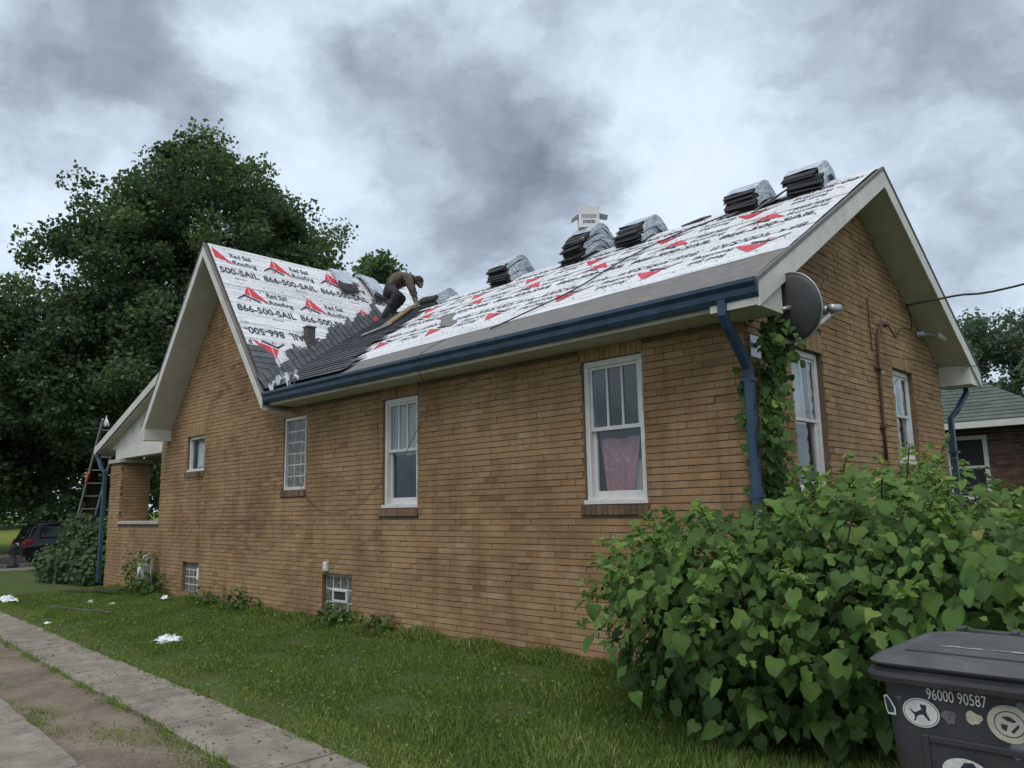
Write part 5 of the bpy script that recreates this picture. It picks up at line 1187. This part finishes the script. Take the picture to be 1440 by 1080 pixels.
for k in range(70):
    b = Vector((rr_.uniform(-.2, 2.9), rr_.uniform(-1.2, .4), 0)); e = b+Vector((rr_.uniform(-.6, .6), rr_.uniform(-.8, .5), rr_.uniform(.7, 1.6))); mb.tube([b, (b+e)/2+Vector((rr_.uniform(-.1, .1), rr_.uniform(-.1, .1), .15)), e], [.012, .009, .004], 5)
tag(mb.build('stems', M_stem, bush), kind='stuff')
# small-leaved sprigs that stick out of it
def sprigs(name, spots, label, seed, parent=None, ls=.05, mat=None):
    r = np.random.default_rng(seed); P = []; NN = []; TT = []; mb = MB()
    for (x, y, z, dx, dy, dz, L) in spots:
        d = np.array([dx, dy, dz], float); d /= np.linalg.norm(d); a = np.array([x, y, z]); side = np.cross(d, [0, 0, 1]); side /= max(np.linalg.norm(side), 1e-3); pts = []
        for q in range(9):
            t = q/8; p = a+d*L*t+np.array([0, 0, -.18*L*t*t]); pts.append(Vector(p))
            if q < 1: continue
            for s in (-1, 1): P.append(p); TT.append(d*.5+side*s+r.normal(size=3)*.2+np.array([0, 0, -.2])); NN.append(np.array([0, -.3, 1])+r.normal(size=3)*.35)
        mb.tube(pts, [.005]*8+[.002], 4, False)
    n = len(P); ob = scatter(name, DIA_V, DIA_F, np.array(P), frames(np.array(NN), np.array(TT)), ls*r.uniform(.7, 1.35, n), np.clip(r.normal(.55, .22, n), 0, 1), mat or M_leaf_small, parent)
    tag(mb.build('stems', M_stem, ob if parent is None else parent), kind='stuff'); return ob
sp = []; rr_ = random.Random(8)
for k in range(46): sp.append((-.55+rr_.uniform(-.15, .35), -.75+rr_.uniform(-.45, .3), rr_.uniform(.75, 1.25), -1+rr_.uniform(-.2, .9), rr_.uniform(-1, .4), rr_.uniform(0, .8), rr_.uniform(.16, .34)))
for k in range(190):
    l = BL_[rr_.choice((0, 1, 1, 2, 2, 3, 3, 4, 5, 6))]; a = rr_.uniform(0, 6.28); e = rr_.uniform(-.3, 1.2); d = (math.cos(a)*math.cos(e), math.sin(a)*math.cos(e), math.sin(e))
    if d[1] > .5: continue
    sp.append((l[0]+d[0]*l[3]*.95, l[1]+d[1]*l[4]*.95, l[2]+d[2]*l[5]*.95, d[0], d[1]-.2, d[2]+.3, rr_.uniform(.14, .30)))
for k in range(14): sp.append((rr_.uniform(.4, 1.5), rr_.uniform(-.3, .9), rr_.uniform(1.5, 1.7), rr_.uniform(-.4, .4), rr_.uniform(-.4, .4), 1, rr_.uniform(.25, .5)))
tag(sprigs('sprigs', sp, '', 9, bush, .062), kind='stuff')
# ---- vine climbing the corner downspout to the dish
vine = empty('climbing_vine', (.1, .2, 0), 'leafy vine climbing the blue downspout up to the satellite dish', 'vine')
r = np.random.default_rng(81); P = []; NN = []
for k in range(720):
    z = r.uniform(1.2, 3.08); wdt = .42 if z < 2.2 else .30; t = abs(r.normal(0, .5)); y = .12+wdt*(t-.25)+.10*math.sin(z*5); x = .05+abs(r.normal(0, .09))+(.08 if y < .12 else 0)
    if z > 2.75: y = .12+r.uniform(-.12, .22); x += .12
    P.append((x, y, z)); NN.append((.75+r.normal(0, .3), -.55+r.normal(0, .3), .45+r.normal(0, .3)))
for k in range(36): z = r.uniform(1.35, 2.8); P.append((-abs(r.normal(0, .05))+.03, -.03-abs(r.normal(0, .03)), z)); NN.append((.1, -1, .4))
for k in range(60): P.append((.30+r.uniform(-.2, .16), .02+r.uniform(-.12, .2), 2.98+r.uniform(-.12, .16))); NN.append((.3, -.8, .5))
P = np.array(P); n = len(P); TT = r.normal(size=(n, 3))*.4+np.array([0, 0, -1.])
sz = r.uniform(.04, .092, n); fr = frames(np.array(NN), TT); tn = np.clip(r.normal(.28, .15, n), 0, 1); big = np.argsort(np.linalg.norm(P-CAM, axis=1)/sz)[:150]; rest = np.setdiff1d(np.arange(n), big)
leaf_objects(big, P, fr, sz, vine)
leaf_mass(P[rest], fr[rest], sz[rest], tn[rest], vine, .15, 7)
mb = MB()
for k in range(7): mb.tube([(.06+.04*math.sin(q*1.1+k), .05+.07*k+.05*math.sin(q*.9+2*k), .4+q*.3) for q in range(9 if k < 4 else 6)], .006, 5)
mb.build('stems', M_stem, vine)

# ---- grass
r = np.random.default_rng(91); n = 430000
x = 1.9-17.0*r.random(n)**1.35; y = YR(x)+.0+(-.04-YR(x)+.06)*r.random(n)
fx = np.sin(x*1.7+2*np.sin(y*1.9))*np.sin(y*2.3+1.1*np.sin(x*2.1+1))+.5*np.sin(x*5.1+y*4.3)
edge = (y-YR(x)); keep = (r.random(n) < np.clip(.78+.40*fx, .42, 1)) & (edge > -.02+.10*r.random(n)**2) & (r.random(n) < np.clip(edge/.35+.22, 0, 1)); keep &= ~((x > 1.5) & (y < -3))
x = x[keep]; y = y[keep]; fx = fx[keep]; edge = edge[keep]; n = len(x); wallr = y > -.38
h = r.uniform(.028, .072, n)*(1+.3*fx)*np.where(wallr, 1.4+.7*np.sin(x*3.3)**2, 1.0)*np.clip(.55+edge, .5, 1.05); h *= 1+.45*np.clip((x+2.5)/3, 0, 1)
pos = np.stack([x, y, np.full(n, -.012)], 1); lean = r.normal(size=(n, 3))*np.array([.55, .55, 0])+np.array([0, 0, 1]); nrm = r.normal(size=(n, 3))*np.array([1, 1, .2])
BLV = [(-.06, 0, 0), (.06, 0, 0), (.045, .55, .06), (-.045, .55, .06), (.0, 1, .28)]; BLF = [(0, 1, 2), (0, 2, 3), (3, 2, 4)]
ne = 16000; xe_ = 2.2-13*r.random(ne)**1.3; ce = np.sin(xe_*6.1)+.8*np.sin(xe_*13.7+1); kp = r.random(ne) < np.clip(.45+.4*ce, .05, 1); xe_ = xe_[kp]; ye_ = YR(xe_)+np.where(r.random(len(xe_)) < .72, r.normal(.0, .03, len(xe_)), -.60-np.abs(r.normal(.0, .035, len(xe_)))); ne = len(xe_)
pos = np.concatenate([pos, np.stack([xe_, ye_, np.full(ne, .0)], 1)]); lean = np.concatenate([lean, r.normal(size=(ne, 3))*np.array([.8, .8, 0])+np.array([0, -.3, .7])]); nrm = np.concatenate([nrm, r.normal(size=(ne, 3))]); h = np.concatenate([h, r.uniform(.03, .085, ne)]); fx = np.concatenate([fx, np.zeros(ne)]); edge = np.concatenate([edge, np.zeros(ne)]); n += ne
tone = np.clip(r.normal(.42, .17, n)+.12*fx+np.where(r.random(n) < .05, .5, 0)+np.where(edge < .35, .18, 0), 0, 1)
gr = scatter('grass', BLV, BLF, pos, frames(nrm, lean), h, tone, M_grass); tag(gr, 'short patchy green lawn grass along the long brick wall', 'grass', kind='stuff')
r = np.random.default_rng(95); n = 9000; x = 1.6-14*r.random(n)**1.3; cl = np.sin(x*2.3+1)+np.sin(x*5.9); y = YR(x)+.06+(-.1-YR(x))*r.random(n); kp = r.random(n) < np.clip(.35+.5*np.sin(x*2.1+3*y)*np.sin(y*4.1-x), .04, 1); x = x[kp]; y = y[kp]; n = len(x)
cw_ = scatter('lawn_weeds', DIA_V, DIA_F, np.stack([x, y, r.uniform(.012, .05, n)], 1), frames(r.normal(size=(n, 3))*.5+np.array([0, 0, 1]), r.normal(size=(n, 3))), r.uniform(.014, .042, n), np.clip(r.normal(.5, .22, n), 0, 1), M_leaf_small); tag(cw_, 'small broad clover leaves mixed through the lawn', 'clover', kind='stuff')
# tufts on the bare strip between the concrete tracks
r = np.random.default_rng(92); cx = np.array([-3.9, -4.15, -3.1, -2.9, -3.3, -2.6, -5.6, -6.6, -2.3, -4.6, -1.9, -8, -9.5]); off = np.array([-1.24, -1.1, -.95, -.85, -1.15, -.68, -1.2, -1.18, -.62, -1.22, -.75, -.9, -1.1]); cnt = np.array([420, 260, 200, 260, 120, 260, 90, 90, 240, 90, 240, 90, 90]); idx = np.repeat(np.arange(len(cx)), cnt); n = len(idx)
x = cx[idx]+r.normal(0, .19, n); y = YR(cx[idx])+off[idx]+r.normal(0, .055, n); pos = np.stack([x, y, np.full(n, -.015)], 1)
gr = scatter('dirt_tufts', BLV, BLF, pos, frames(r.normal(size=(n, 3)), r.normal(size=(n, 3))*np.array([.7, .7, 0])+np.array([0, 0, .8])), r.uniform(.02, .055, n), np.clip(r.normal(.68, .25, n), 0, 1), M_grass); tag(gr, 'sparse grass tufts on the dirt between the concrete strips', 'grass', kind='stuff')
# dry leaves and clippings strewn on lawn edge and dirt
n = 1500; x = 1.5-12*r.random(n)**1.3; y = YR(x)+r.normal(.05, .55, n); y = np.where(y < YR(x)-1.3, YR(x)-.9, y)
lt = scatter('dry_litter', DIA_V, DIA_F, np.stack([x, y, np.where((y < YR(x)) & (y > YR(x)-.6), .022, .008)], 1), frames(r.normal(size=(n, 3))*.2+np.array([0, 0, 1]), r.normal(size=(n, 3))), r.uniform(.012, .035, n), r.random(n), leaf_mat('dry_leaf', [(0, (.06, .045, .025)), (.6, (.16, .12, .06)), (1, (.26, .22, .12))], .1)); tag(lt, 'scattered dry leaf bits along the driveway edge', 'leaf litter', kind='stuff')

# ------------------------------------------------------------------ tidy
for o in bpy.data.objects:
    if '_world' in o: del o['_world']
bpy.context.view_layer.update()
